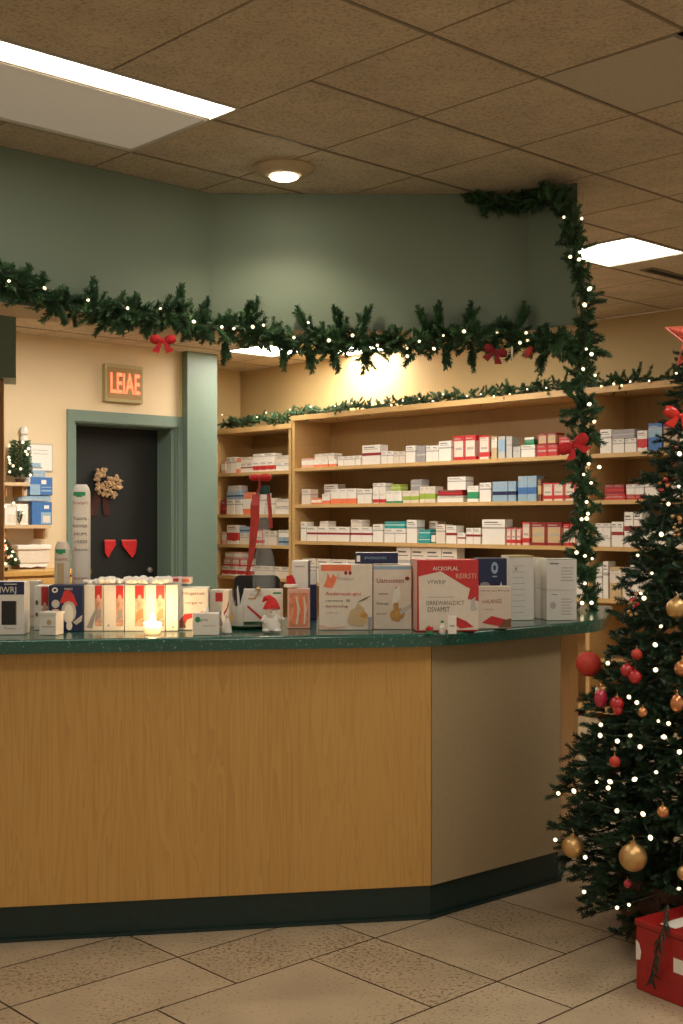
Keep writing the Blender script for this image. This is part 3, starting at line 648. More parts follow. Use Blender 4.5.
# corner garland over the top right of the bulkhead and hanging down to the counter
Yv = 5.70
tg = [face_pt(x, y, .04) for x, y in [(474,196),(490,194),(515,192),(540,190)]]
tg[-1].z = min(tg[-1].z, CH-.05)
tg = [Vector((p.x, p.y, min(p.z, CH-.045))) for p in tg]
vg = [P(x, y, Yv) for x, y in [(558,190),(567,208),(574,235),(577,260),(582,290),(582,320),(583,350),(578,375),(582,400),(584,430),(580,460),(586,490),(583,520),(582,550),(586,580),(587,603)]]
tipv = [(P(550,192,5.62),(-.2,-.2,1.0),1),(P(560,200,5.62),(.5,-.2,.8),2),(P(598,352,5.62),(1,-.1,-.3),2),(P(575,385,5.62),(-.7,-.2,-.3),3),(P(572,412,5.60),(-.9,-.2,-.2),2),(P(590,410,5.60),(.9,-.2,.1),2),(P(596,440,5.62),(.5,0,-.3),1),(P(596,300,5.62),(.7,-.1,0),1),(P(560,345,5.60),(-.4,-.2,-.9),2)]
garland('garland over the bulkhead corner hanging straight down to the counter end', tg+vg, 4.2, 1.0, .82, tipv, name='hanging_garland')
vl = [(563.6,218),(581.6,219.5),(571,256.7),(578,260),(588,290),(585.5,306),(586,348.6),(592,354),(595,375),(583.5,370),(588,404.6),(595,421),(588.7,464),(598,467),(584,474),(592,482.5),(587,502),(588,514),(586,519),(582,520),(576,552),(584,556),(592,558),(585,582.5),(581.6,603.5),(591.6,602)]
bulbs('warm light string wound down the hanging garland', [P(x, y, Yv-.085) for x, y in vl], .0095)
# shelf-top garland
def top_pt(x, dz=.03, off=.05):
    r = (x-CX)/F; Y = (UF+off)/(.731*r+.682); z = (2.49 if x > 293 else 2.42)+.012+dz+(0 if x > 293 else .035); return Vector((r*Y, Y, z))
sg = [top_pt(x, .03+.008*math.sin(x*.13)) for x in range(222, 700, 8)]
tps = [(top_pt(x, .04, .0), (dx, -.3, dz), 2) for x, dx, dz in [(232,-.3,.8),(280,.1,-.9),(248,.3,.7),(345,.3,.8),(420,-.3,.8),(505,.4,1),(508,.6,.8),(540,-.5,.8),(545,-.2,.9),(612,.3,.8),(618,-.5,.7),(678,-.3,1),(565,0,-.6)]]
garland('slim garland lying along the top of the shelving units', sg, 2.4, .8, .82, tps)
sl = [(222,415),(257,417.5),(266,413),(290,410),(311,407),(335,406),(352,403),(372,405),(391.6,405),(403,401),(419,399),(433,401),(442.5,394.5),(467,396),(480.5,394),(493.7,396),(510,394.5),(527,389),(546,388),(564,384),(601,386),(614,384.7),(622,385),(630,381.7),(649,380.6),(676,374)]
bulbs('warm light string along the garland on top of the shelves', [Pu(x, y, UF-.03) for x, y in sl], .009)

def bow(name, label, c, s, m, rz=0, tilt=0, tail=1.0):
    o = thing(name, label, 'bow', c, rz); T = Matrix.Rotation(tilt, 4, 'Y')
    for sg_ in (-1, 1):
        mb = MB(); K = T @ Matrix.Rotation(sg_*math.radians(78), 4, 'Y') @ Matrix.Diagonal((1, .62, 1, 1))
        mb.lathe([(.0001,0),(s*.16,s*.08),(s*.30,s*.3),(s*.36,s*.55),(s*.33,s*.8),(s*.2,s*.97),(s*.08,s*.9),(.0001,s*.86)], 14, M=K)
        mb.build('loop', m, o, smooth=True)
        mb = MB(); mb.add([(0,-s*.1,0),(sg_*s*.18,-s*.12,-s*.02),(sg_*s*.85,-s*.2,-s*.75*tail),(sg_*s*.6,-s*.2,-s*.85*tail),(sg_*s*.28,-s*.2,-s*.95*tail)], [(0,1,2,3,4)], 0, T)
        ob = mb.build('tail', m, o); so_ = ob.modifiers.new('solid', 'SOLIDIFY'); so_.thickness = s*.05
    MB().sphere((0,-s*.05,0), s*.17, M=T).build('knot', m, o, smooth=True); return o
bow('bow', 'bright red bow hanging under the garland in front of the exit sign wall', face_pt(163, 341, .10), .062, VELV)
bow('bow', 'dark red bow hanging tilted from the garland over the shelves', face_pt(495, 352, .10), .060, VELVD, tilt=.35)
o = thing('hanging_ornament', 'small orange red ornament dangling beside the dark red bow', 'ornament', face_pt(529, 352, .10))
MB().lathe([(.0001,-.035),(.014,-.02),(.02,0),(.012,.022),(.004,.03),(.0001,.031)], 10, M=Matrix.Rotation(.5,4,'Y')).build('drop', REDG, o, smooth=True); MB().tube([(.012,0,.03),(.014,.02,.07)], .0012, n=4).build('hook', WIRE, o)
o = thing('hanging_ornament', 'tiny clear icicle ornament between bow and orange ornament', 'ornament', face_pt(512, 352, .10))
MB().lathe([(.0001,-.05),(.005,-.01),(.006,.02),(.0001,.03)], 8).build('icicle', PORC, o, smooth=True); MB().tube([(0,0,.03),(0,.02,.07)], .0012, n=4).build('hook', WIRE, o)
bow('bow', 'large red bow tied around the hanging garland', P(574, 446, 5.56), .078, VELV, tilt=-.5, tail=.7)

# ------------------------------------------------------------------ Christmas tree
TX, TY = 1.285, 4.4
RZ = [(.05,.30),(.10,.44),(.28,.545),(.49,.565),(.71,.49),(.95,.415),(1.21,.29),(1.45,.235),(1.64,.18),(1.9,.11),(2.08,.045),(2.12,.01)]
def tr(z):
    return float(np.interp(z, [a for a, b in RZ], [b for a, b in RZ]))
tree = thing('christmas_tree', 'dark green decorated Christmas tree standing at the right end of the counter', 'christmas tree', (TX, TY, 0))
MB().tube([(0,0,.10),(0,0,1.0),(0,0,2.10)], [.035,.024,.006], n=10).build('trunk', STEM, tree, smooth=True)
fo = Foliage(TT); brm = MB()
z = .10
while z < 2.10:
    rad = tr(z); nb = int(7+rad*26)
    ph = rng.uniform(0, 6.28)
    for k in range(nb):
        a = ph+2*math.pi*k/nb+rng.uniform(-.15,.15); L_ = rad*rng.uniform(.68, .88); zz = z+rng.uniform(-.025,.025)
        z0 = min(zz+L_*.18, 2.06); tip = Vector((math.cos(a)*L_, math.sin(a)*L_, zz-.02+L_*.02)); r0 = Vector((0,0,z0))
        if k % 2 == 0 and rad > .08: brm.tube([r0, r0.lerp(tip,.5)+Vector((0,0,.02)), tip], [.006,.004,.002], n=4)
        n = max(2, int(L_/.042))
        for i in range(n):
            t_ = (i+1)/n
            if t_ < .35: continue
            p = r0.lerp(tip, t_)+Vector((0,0,.02*math.sin(t_*3)))
            out = Vector((math.cos(a), math.sin(a), .05)); side = Vector((-math.sin(a), math.cos(a), 0))*(1 if i%2 else -1)
            for _ in range(2):
                d = out*rng.uniform(.5,1.0)+side*rng.uniform(-.2,1.0)+Vector((0,0,rng.uniform(-.35,.35)))
                fo.add(p, d, rng.uniform(0,6.28), rng.uniform(.6,.95)*(1 if rad > .15 else .75))
    z += .055
fo.add((0,0,2.06), (0,0,1), 0, .9)
brm.build('branch_framework', STEM, tree); fo.build('needles', FOLT, tree)
MB().lathe([(.20,0),(.27,.02),(.285,.20),(.295,.235),(.27,.24),(.26,.20),(.0001,.19)], 32, c=(0,0)).build('pot', POT, tree, smooth=True)
def tree_hit(x, y, k=1.0, extra=0):    # first point where the view ray meets the (scaled) crown
    best = None; r = (x-CX)/F; s = (HY-y)/F
    Y = 3.6; near = (9, None)
    while Y < 4.6:
        X = r*Y; z_ = CAMZ+s*Y; d = math.hypot(X-TX, Y-TY)-tr(z_)*k-extra
        if d <= 0: return Vector((X, Y, z_))
        if d < near[0]: near = (d, Vector((X, Y, z_)))
        Y += .01
    return near[1]
def bauble(x, y, rpx, m, label, group=None, sz=1, cap=GOLD):
    p = tree_hit(x, y, 1.0); p = p+Vector((0,-rpx*p.y/F*.6,0)); r = rpx*p.y/F
    o = thing('bauble', label, 'bauble', p, group=group)
    MB().sphere((0,0,0), r, n=28, sz=sz).build('ball', m, o, smooth=True)
    MB().lathe([(r*.22,r*sz*.97),(r*.22,r*sz*1.15),(.0001,r*sz*1.16)], 12).build('cap', cap, o, smooth=True)
    MB().tube([(0,0,r*sz*1.15),(r*.1,.004,r*sz*1.35),(0,.01,r*sz*1.55)], .0012, n=4).build('hook', cap, o); return o
bauble(587, 663, 12.6, REDG, 'big coral red glitter bauble at the tree edge beside the countertop')
bauble(675, 608, 10.5, GOLD, 'gold bauble high on the tree near its shelf side')
bauble(571.5, 845, 11, GOLD, 'gold bauble on the lower left edge of the tree')
bauble(631, 855, 14, GOLD, 'largest gold bauble low on the front of the tree')
bauble(626, 670, 6.5, REDB, 'upper red bauble of the touching pair on the tree', cap=REDB); bauble(634, 676.5, 6.5, REDB, 'lower red bauble of the touching pair on the tree', cap=REDB)
bauble(600, 698, 6.5, MAG, 'magenta oval bauble left of a red one on the tree', sz=1.45); bauble(616, 703, 7, REDB, 'red bauble right of the magenta oval one'); bauble(617, 710, 5, REDB, 'small red bauble just under another red one')
bauble(636, 654, 5.5, REDG, 'small speckled red bauble above the touching pair'); bauble(614, 761, 5.5, REDG, 'small red bauble in the middle of the tree')
bauble(662, 811, 6, COPPER, 'shiny copper bauble right of the tree middle'); bauble(681, 668, 8, COPPER, 'copper bauble at the picture edge below the gold one'); bauble(676, 703, 7, COPPER, 'dull gold oval bauble under the copper one', sz=1.3)
bauble(683, 872, 7, GOLD, 'small gold bauble low at the picture edge'); bauble(627, 883, 4, MAG, 'tiny magenta bauble near the lowest branches'); bauble(642, 712, 5, COPPER, 'small bronze bauble between lights')
def cluster(x, y, label, n=9, hh=.05, m=(COPPER, REDB, GOLD)):
    p = tree_hit(x, y, 1.02); o = thing('bead_ornament', label, 'ornament', p)
    for mi, mm in enumerate(m):
        mb = MB()
        for k in range(n//len(m)+1): mb.sphere((random.uniform(-.016,.016), random.uniform(-.012,.006), random.uniform(-hh,hh)), random.uniform(.005,.008), n=8)
        mb.build('beads', mm, o, smooth=True)
cluster(633, 608, 'cluster of red and gold beads beside the shelf edge'); cluster(676, 527, 'slim dangling gold bead ornament in the upper tree', 8, .04, (GOLD, COPPER))
cluster(664, 485, 'red bead cluster high on the tree', 8, .025, (REDB, COPPER)); cluster(600, 690, 'cluster of frosted beads above the magenta bauble', 14, .010, (GOLD, FROST))
tl = [(680,455),(678,486),(668,505),(661,533),(638,555),(652,574),(644,599),(640,593),(660,627),(654,644),(608,663),(656,669),(628.5,696),(636,703),(658,721),(668,724),(600.6,724),(600,734),(629,736),(662,737),(639.6,746),(616.5,741),(680,750.6),(655,772),(633,780),(608.6,781),(608.5,787),(597,781.6),(573,789.6),(558.6,793),(617.5,809.5),(642,812.7),(650,836),(556,840),(585,857),(583,892),(616,908),(628.5,904),(677.6,889),(690,800),(700,700),(695,640)]
bulbs('warm light string wrapped around the Christmas tree', [tree_hit(x, y, 1.0, .012) for x, y in tl], .0078)
# star and bow
o = thing('tree_star', 'red glitter star topping the Christmas tree', 'star', P(697, 338, 4.38))
mb = MB(); R_ = .120; pts = []
for k in range(10):
    a = math.pi/2+math.pi*k/5; r_ = R_ if k%2 == 0 else R_*.42; pts.append((r_*math.cos(a), 0, r_*math.sin(a)))
mb.add(pts+[(0,-.022,0),(0,.022,0)], [(k,(k+1)%10,10) for k in range(10)]+[((k+1)%10,k,11) for k in range(10)])
mb.build('star_body', mat('star_glitter', (.62,.09,.05), .5, var=.6, scale=180, bump=.6), o)
mb = MB()
for k in range(10): mb.tube([pts[k], pts[(k+1)%10]], .003, n=5)
mb.build('star_rim', mat('star_rim', (.85,.2,.12), .3, var=.2), o)
MB().tube([(0,0,-.05),(0,0,-.16)], .006, n=8).build('socket', GOLD, o)
bow('bow', 'red satin bow near the top of the Christmas tree', tree_hit(680, 416, 1.0, .05), .060, mat('red_satin', (.65,.03,.02), .25, var=.1), tilt=.2, tail=.8)
# wrapped gift
q = Vector((.942, 3.908, 0)); e1 = Vector((.58,-.815,0)); ang = math.atan2(e1.y, e1.x)
o = thing('gift_box', 'red gift box with white patches on the floor under the tree', 'gift box', q, ang)
MB().box(0,.36,0,.36,.0005,.205).build('box_body', mat('red_wrap', (.33,.012,.011), .4, var=.12, scale=20), o, bevel=.004)
MB().box(-.004,.364,-.004,.364,.206,.226).build('lid', MATS['red_wrap'], o, bevel=.004)
mb = MB(); mb.quad([(.0005,-.0012,.095),(.018,-.0012,.10),(.022,-.0012,.125),(.014,-.0012,.15),(.0005,-.0012,.16)]).quad([(.15,-.0012,.10),(.27,-.0012,.10),(.27,-.0012,.145),(.15,-.0012,.145)])
mb.quad([(-.0012,.05,.1),(-.0012,.05,.15),(-.0012,.15,.15),(-.0012,.15,.1)]); mb.quad([(.08,.02,.2268),(.14,.02,.2268),(.14,.34,.2268),(.08,.34,.2268)])
mb.build('white_patch', WHITE, o)
sp_ = [P(668,905,3.84), P(664,925,3.80), P(658,945,3.80), P(654,962,3.81), P(651,978,3.83)]
o = thing('fir_twig', 'dark green twig drooping over the red gift box', 'twig', sp_[0]); fo = Foliage(TT)
MB().tube([p-sp_[0] for p in sp_], .003, n=5).build('stem', STEM, o)
for p in resample(sp_, .02): fo.add(p-sp_[0], (random.uniform(-.4,.4), -.3, -1), 0, .38); fo.add(p-sp_[0], (random.uniform(-.9,.9), -.2, -.7), 0, .32)
fo.build('needles', FOLT, o)

# ------------------------------------------------------------------ things on the counter
def carton(label, x0, x1, yt, Y, body, yb=None, d=.10, rz=0, name='product_box', z0=CT, cat='box', side=None, bevel=.002, top=None):
    """box whose front face covers x0..x1 in the photo at depth Y"""
    w = (x1-x0)*Y/F; X = ((x0+x1)/2-CX)*Y/F; zt = CAMZ-(yt-HY)*Y/F; h = zt-z0
    o = thing(name, label, cat, (X, Y, z0+.0003), rz)
    mb = MB(); mb.box(-w/2, w/2, 0, d, 0, h); 
    o2 = mb.build('carton', body, o, bevel=bevel)
    if side:
        mb = MB(); mb.quad([(w/2+.0008,.002,.002),(w/2+.0008,d-.002,.002),(w/2+.0008,d-.002,h-.002),(w/2+.0008,.002,h-.002)]); mb.quad([(-w/2-.0008,.002,.002),(-w/2-.0008,.002,h-.002),(-w/2-.0008,d-.002,h-.002),(-w/2-.0008,d-.002,.002)]); mb.build('side_print', side, o)
    if top:
        mb = MB(); mb.quad([(-w/2+.001,.001,h+.0008),(w/2-.001,.001,h+.0008),(w/2-.001,d-.001,h+.0008),(-w/2+.001,d-.001,h+.0008)]); mb.build('top_print', top, o)
    return o, w, h
LAY = {}
def nxt(o):
    LAY[o.name] = LAY.get(o.name, 0)+1; return -.0004-.0003*LAY[o.name]
def patch(o, w, h, m, pts, name='printed_panel', lay=1):
    yy = nxt(o)
    """polygon given in fractions of the front face (x -0.5..0.5, z 0..1)"""
    mb = MB(); mb.quad([(p[0]*w, yy, p[1]*h) for p in pts]); return mb.build(name, m, o)
def rect(o, w, h, m, a, b, c, d, name='printed_panel', lay=1): return patch(o, w, h, m, [(a,c),(b,c),(b,d),(a,d)], name, lay)
def blob(o, w, h, m, cx, cz, rx, rz_, n=12, name='printed_picture', lay=2, jag=.0):
    patch(o, w, h, m, [(cx+rx*math.cos(2*math.pi*k/n)*(1+jag*math.sin(k*2.6)), cz+rz_*math.sin(2*math.pi*k/n)*(1+jag*math.cos(k*1.9))) for k in range(n)], name, lay)
def tx(o, w, h, s, x, z, size, m, wide=None, lay=3): text(o, s, FRONT(x*w, z*h, nxt(o)), size*h, m, wide=wide*w if wide else None, bold=.0)
RZC = math.atan2(.261, 1.547)
# screen box at far left
o, w, h = carton('white boxed gadget with navy header and dark screen window at the counter left end', -12, 24, 582, 4.46, WHITE, d=.10, rz=.05)
rect(o, w, h, NAVY, -.5, .5, .76, 1.0); tx(o, w, h, 'GIWRJ', -.35, .80, .16, WHITE, .62); rect(o, w, h, WHITE, -.05, .3, .95, .965, lay=2)
rect(o, w, h, BLACK, -.12, .26, .19, .64, 'screen_window'); rect(o, w, h, BROWNP, .26, .29, .19, .64, lay=2); tx(o, w, h, 'Dscnaro', -.05, .11, .05, INK, .3)
o, w, h = carton('tall cream carton behind the small white box', 25.5, 38, 581, 4.80, OFFW, d=.08); rect(o, w, h, PINK, -.4, .4, .2, .25)
o, w, h = carton('white and red gnome gift box partly behind the small white box', 34, 48.5, 586, 4.66, WHITE, d=.11, rz=.05)
rect(o, w, h, RED, .0, .48, .55, .98); rect(o, w, h, PINK, .05, .45, .1, .5); blob(o, w, h, BROWNP, -.3, .62, .1, .06); blob(o, w, h, BROWNP, -.3, .35, .1, .05); blob(o, w, h, PINK, .25, .55, .12, .08)
o, w, h = carton('small white lidded box standing in front of the gnome boxes', 38.5, 56.5, 613, 4.44, WHITE, d=.07, rz=-.18)
rect(o, w, h, INKL, -.35, .45, .36, .40); blob(o, w, h, BEIGE, .1, .58, .14, .12); MB().box(-w/2-.002,w/2+.002,-.002,.072,h*.9,h+.002).build('lid', WHITE, o, bevel=.001)
o, w, h = carton('navy box with a red-hatted gnome picture', 49, 83, 585.5, 4.60, NAVY, d=.12, rz=.06)
patch(o, w, h, RED, [(-.18,.62),(-.05,.88),(.08,.90),(.22,.80),(.34,.55),(.05,.60)]); blob(o, w, h, GREYW, .08, .42, .22, .24, name='printed_beard'); blob(o, w, h, WHITE, .08, .38, .14, .22, lay=3)
patch(o, w, h, GREYW, [(.2,.2),(.48,.36),(.46,.22),(.3,.14)]); blob(o, w, h, GREYW, -.3, .60, .12, .09); blob(o, w, h, PINK, -.3, .42, .14, .07); blob(o, w, h, WHITE, -.32, .9, .09, .06); blob(o, w, h, NAVY, -.32, .9, .045, .03, lay=3); blob(o, w, h, WHITE, .1, .12, .09, .1)
tx(o, w, h, 'WAC', -.05, .90, .07, WHITE, .25)
gift = [(84, 95, 102.5), (103.3, 116, 124), (124.8, 135, 144.6), (145.4, 156, 165), (165.8, 178, None)]
gl_ = ['white gift box with red side print and sketched bird, first after the navy box', 'white gift box with red side print, second after the navy box', 'white gift box with red side print just left of the candle',
       'white gift box with red side print right behind the candle', 'plain white gift box right of the candle']
for i, (a, b, c_) in enumerate(gift):
    e = c_ or b; o, w, h = carton(gl_[i], a, e, 585, 4.62, WHITE, d=.11, rz=.0)
    if c_:
        f = (b-a)/(e-a)-.5; rect(o, w, h, RED, f, .47, .70, .99); rect(o, w, h, mat('mottled_picture', (.62,.36,.26), .5, var=.45, scale=45), f, .47, .1, .70); blob(o, w, h, PINK, (f+.47)/2, .72, .09, .07); patch(o, w, h, ORANGE if i > 1 else GREYP, [(f+.03,.2),(.44,.3),(.40,.5),(f+.08,.4)], lay=2)
        if i == 0: patch(o, w, h, GREYP, [(-.35,.08),(-.05,.05),(.1,.3),(.28,.55),(.1,.45),(-.1,.3)], lay=3)
        if i in (0, 1): blob(o, w, h, INKL, -.25, .12, .05, .03)
    else: blob(o, w, h, INKL, .1, .08, .1, .03)
# cotton snow on top of the gift boxes
mb = MB(); zt = CAMZ-(585-HY)*4.62/F
for k in range(130):
    x_ = random.uniform(84, 170); p = P(x_, 584, 4.67+random.uniform(-.045,.05)); r_ = random.uniform(.008,.018)*(1 if x_ > 100 else .6); mb.sphere((p.x, p.y, zt+r_*.8+random.uniform(0,.006)), r_, n=9, sz=.8)
o = mb.build('cotton_snow', COTTON, smooth=True); tag(o, 'white cotton snow heaped along the tops of the gift boxes', 'decoration')
o, w, h = carton('red and white box lying on top of the gift boxes', 160, 191, 578, 4.68, WHITE, z0=zt+.0015, d=.09, rz=.05, top=RED); rect(o, w, h, RED, -.48, .1, .35, .9); rect(o, w, h, ORANGE, .2, .45, .2, .8)
# candle
cp = Vector(((152.5-CX)*4.47/F, 4.47, CT))
o = thing('tealight', 'lit tealight candle in a small glass glowing before the gift boxes', 'candle', cp)
MB().lathe([(.026,.0005),(.030,.003),(.033,.045),(.031,.045),(.028,.006),(.0001,.005)], 24).build('glass_cup', FROST, o, smooth=True)
MB().lathe([(.026,.006),(.026,.028),(.0001,.027)], 20).build('wax', mat('glowing_wax', (1,.75,.45), .5, emit=1.3, ecol=(1,.62,.25)), o, smooth=True)
MB().lathe([(.0001,.028),(.010,.034),(.013,.045),(.008,.060),(.0001,.078)], 12).build('flame', mat('flame', (1,.8,.4), .5, emit=60, ecol=(1,.70,.32)), o, smooth=True)
pl = bpy.data.lights.new('candle_glow', 'POINT'); pl.energy = .42; pl.color = (1,.55,.22); pl.shadow_soft_size = .015
po = bpy.data.objects.new('candle_glow', pl); COL.objects.link(po); po.location = cp+Vector((0,-.02,.085))
# right of candle
o, w, h = carton('wide white box with red script and a red wave along its base', 178.8, 208, 588, 4.66, WHITE, d=.11, rz=.05)
tx(o, w, h, 'Hhugarsuat', -.38, .84, .10, DRED, .75); tx(o, w, h, 'rucgat nr', -.28, .62, .09, DRED, .6); patch(o, w, h, RED, [(-.5,.05),(-.5,.2),(-.3,.38),(.2,.42),(.49,.5),(.49,.36),(.1,.32),(-.2,.25),(-.35,.05)]); patch(o, w, h, BROWNP, [(-.46,.05),(-.4,.3),(-.3,.2),(-.25,.05)], lay=2)
o, w, h = carton('small white card box with a green logo', 192.5, 218.8, 613.5, 4.44, WHITE, d=.06, rz=.06)
blob(o, w, h, GREENP, -.30, .72, .10, .14, 8); tx(o, w, h, 'grnss', -.2, .66, .18, GREENP, .28); rect(o, w, h, INKL, -.1, .35, .42, .45)
MB().sphere((.0,.03,h+.006), .012, n=10).build('cotton_tuft', COTTON, o, smooth=True)
o, w, h = carton('white box with a red square emblem and red swoosh', 209.5, 229, 590, 4.72, OFFW, d=.07, rz=-.1)
rect(o, w, h, RED, -.2, .18, .70, .93); patch(o, w, h, DRED, [(.1,.3),(.4,.55),(.49,.75),(.49,.6),(.3,.35)]); blob(o, w, h, GREYP, .1, .25, .14, .2)
# white angel figurine
def lathe_thing(name, label, cat, p, parts, rz=0):
    o = thing(name, label, cat, p, rz)
    for nm, prof, m in parts: MB().lathe(prof, 20).build(nm, m, o, smooth=True)
    return o
p = Vector(((227-CX)*4.52/F, 4.52, CT))
o = lathe_thing('angel_figurine', 'small white angel figurine with gold wing beside the red emblem box', 'figurine', p, [('robe', [(.016,0),(.019,.004),(.017,.02),(.011,.045),(.007,.056),(.0001,.058)], PORC), ('head', [(.0001,.056),(.007,.060),(.009,.067),(.007,.075),(.0001,.078)], PORC)])
for s_ in (-1, 1):
    mb = MB(); mb.add([(0,.006,.03),(s_*.012,.01,.03),(s_*.024,.012,.06),(s_*.018,.012,.082),(s_*.006,.008,.055)], [(0,1,2,3,4)]); ob = mb.build('wing', GOLD if s_ > 0 else PORC, o); ob.modifiers.new('s','SOLIDIFY').thickness = .003
# pen holder with feathers
p = Vector(((237-CX)*4.78/F, 4.78, CT)); o = thing('pen_holder', 'frosted pen holder with white feathers and a dark pen', 'pen holder', p)
MB().lathe([(.024,.0005),(.026,.003),(.028,.085),(.026,.085),(.023,.006),(.0001,.005)], 20).build('cup', FROST, o, smooth=True)
for k, (dx, dz, lean) in enumerate([(-.012,.15,-.14),(.0,.165,.02),(.012,.155,.16),(.016,.14,.26)]):
    mb = MB(); n = 9; vs = []
    for i in range(n):
        t_ = i/(n-1); x_ = dx+lean*dz*t_*.8; zz = .03+dz*.8*t_; w_ = .009*math.sin(math.pi*min(1, max(.04, t_**.8)))+.0008
        vs += [(x_-w_,.002*k,zz),(x_+w_,.002*k+.003,zz)]
    mb.add(vs, [(2*i,2*i+1,2*i+3,2*i+2) for i in range(n-1)]); ob = mb.build('feather', PORC, o); ob.modifiers.new('s','SOLIDIFY').thickness = .0015
MB().tube([(.004,-.012,.01),(-.004,-.012,.15)], .004, n=8).build('pen', NAVY, o, smooth=True)
# dark green tray, card box, gnome
p = Vector(((250-CX)*4.78/F, 4.76, CT)); o = thing('green_tray', 'shallow dark green tray under the ribboned card box', 'tray', p)
MB().lathe([(.085,0),(.095,.004),(.105,.014),(.100,.014),(.09,.006),(.0001,.005)], 28).build('dish', mat('dark_green_glaze', (.01,.05,.02), .2), o, smooth=True)
o, w, h = carton('white card box crossed by a red ribbon behind the gnome', 243.5, 283, 589, 4.86, WHITE, d=.025, rz=.04, z0=CT+.0145)
patch(o, w, h, RED, [(-.46,.5),(-.38,.5),(.02,.08),(-.06,.06)]); patch(o, w, h, GOLD, [(-.48,.68),(-.2,.68),(-.05,.95),(-.1,.97),(-.24,.73),(-.48,.72)]); tx(o, w, h, 'ruuds', -.35, .8, .1, INKL, .3); rect(o, w, h, GREENP, .25, .45, .85, .9)
MB().lathe([(.0001,-.004),(.012,0),(.0001,.012)], 8, M=Matrix.Translation((-.02,-.004,h))).build('gold_knot', GOLD, o)
gn = Vector(((271.5-CX)*4.55/F, 4.55, CT))
o = thing('gnome_figurine', 'white gnome figurine with floppy red hat on the counter', 'figurine', gn)
body = MB(); body.lathe([(.024,0.004),(.033,.012),(.034,.03),(.028,.055),(.022,.072),(.016,.085),(.0001,.09)], 24); body.sphere((-.018,-.02,.010), .016, n=12, sz=.62); body.sphere((.022,-.02,.010), .016, n=12, sz=.62)
body.tube([(.02,-.005,.062),(.036,-.012,.048),(.044,-.016,.055)], [.009,.008,.006], n=8); body.tube([(-.02,-.005,.062),(-.032,-.02,.046),(-.022,-.034,.044)], [.009,.008,.006], n=8); body.sphere((0,-.006,.084), .021, n=16)
body.build('body', PORC, o, smooth=True); MB().lathe([(.0001,.045),(.010,.052),(.019,.07),(.018,.084),(.0001,.088)], 14, M=Matrix.Translation((0,-.016,0))).build('beard', COTTON, o, smooth=True); MB().sphere((0,-.037,.082), .006, n=10).build('nose', PINK, o, smooth=True)
MB().tube([(.0,-.004,.088),(.0,-.002,.104),(-.004,0,.120),(-.012,0,.130),(-.024,0,.128),(-.032,0,.114)], [.034,.028,.020,.013,.009,.004], n=14).build('hat', VELV, o, smooth=True)
# orange picture box and santa hat
o, w, h = carton('orange illustrated box with pale swirls', 287.5, 310, 589, 4.72, PINK, d=.06, rz=.03)
rect(o, w, h, mat('orange_picture', (.66,.27,.15), .5, var=.35, scale=30), -.42, .42, .05, .90)
for k in range(4): patch(o, w, h, OFFW if k % 2 else ORANGE, [(-.3+.17*k,.1),(-.22+.17*k,.12),(-.1+.15*k,.5),(-.25+.17*k,.82),(-.32+.17*k,.8),(-.2+.15*k,.5)], lay=2)
h1 = h
p = Vector(((291-CX)*4.75/F, 4.76, CT+h1+.003)); o = thing('santa_hat', 'mini red santa hat with white brim on the orange box', 'hat', p)
MB().lathe([(.024,0),(.030,.004),(.028,.013),(.02,.015),(.0001,.015)], 18).build('brim', COTTON, o, smooth=True); MB().tube([(0,0,.012),(-.002,0,.03),(-.006,0,.048)], [.019,.017,.012], n=14).build('hat_cone', VELV, o, smooth=True)
o, w, h = carton('tall white box with a navy side behind the orange picture box', 291.5, 308, 561, 4.98, WHITE, d=.14, rz=-.04, side=NAVY); rect(o, w, h, INKL, -.3, .3, .9, .92)
o, w, h = carton('narrow navy box squeezed between two white ones', 309, 316.5, 571, 5.16, NAVY, d=.10); rect(o, w, h, WHITE, -.5, .5, .72, 1.0)
# big cartons
o, w, h = carton('large white carton with orange header and amber leaf picture', 319, 372.5, 564.5, 4.66, OFFW, d=.13, rz=.0, side=PINK); hA = h
rect(o, w, h, ORANGE, -.46, .10, .90, .995); patch(o, w, h, ORANGE, [(-.42,.66),(-.25,.64),(-.2,.72),(-.12,.88),(-.18,.80),(-.24,.86),(-.28,.78),(-.34,.88),(-.36,.76)]); blob(o, w, h, DRED, .0, .87, .03, .03); blob(o, w, h, DRED, .08, .87, .03, .03); tx(o, w, h, 'Rfdkms', -.15, .76, .07, INKL, .28)
tx(o, w, h, 'Auderuuar-gru', -.38, .53, .08, RED, .66); tx(o, w, h, 'rerwere  Bl', -.38, .43, .055, INK, .45); tx(o, w, h, 'tlandendiag', -.38, .345, .055, DRED, .42); tx(o, w, h, 'volle g', -.38, .25, .05, INKL, .22)
for (a, b, c_, d_) in [(.15,.22,.09,.10),(.25,.27,.10,.12),(.33,.2,.08,.09),(.25,.13,.15,.07),(.1,.16,.05,.08)]: blob(o, w, h, BEIGE if a < .3 else mat('amber_print', (.50,.27,.07), .5, var=.3), a, b, c_, d_, jag=.12)
rect(o, w, h, GREYP, .42, .49, .02, .2); patch(o, w, h, PINK, [(-.49,.08),(-.3,.04),(0,.06),(0,.045),(-.3,.02),(-.49,.05)]); patch(o, w, h, BROWNP, [(.2,.42),(.38,.47),(.48,.53),(.36,.49)])
o, w, h = carton('large white carton with red script and amber flame picture', 373.3, 411, 565, 4.68, OFFW, d=.13, rz=.0); hB = h
rect(o, w, h, LBLUE, -.5, .5, .93, .98); tx(o, w, h, 'Uamooten', -.42, .72, .11, DRED, .72); blob(o, w, h, DRED, .40, .79, .06, .03); tx(o, w, h, 'amour', -.36, .54, .05, INK, .26); tx(o, w, h, 'Varne', -.42, .38, .07, INK, .32); tx(o, w, h, 'duorm', -.42, .23, .05, INK, .28)
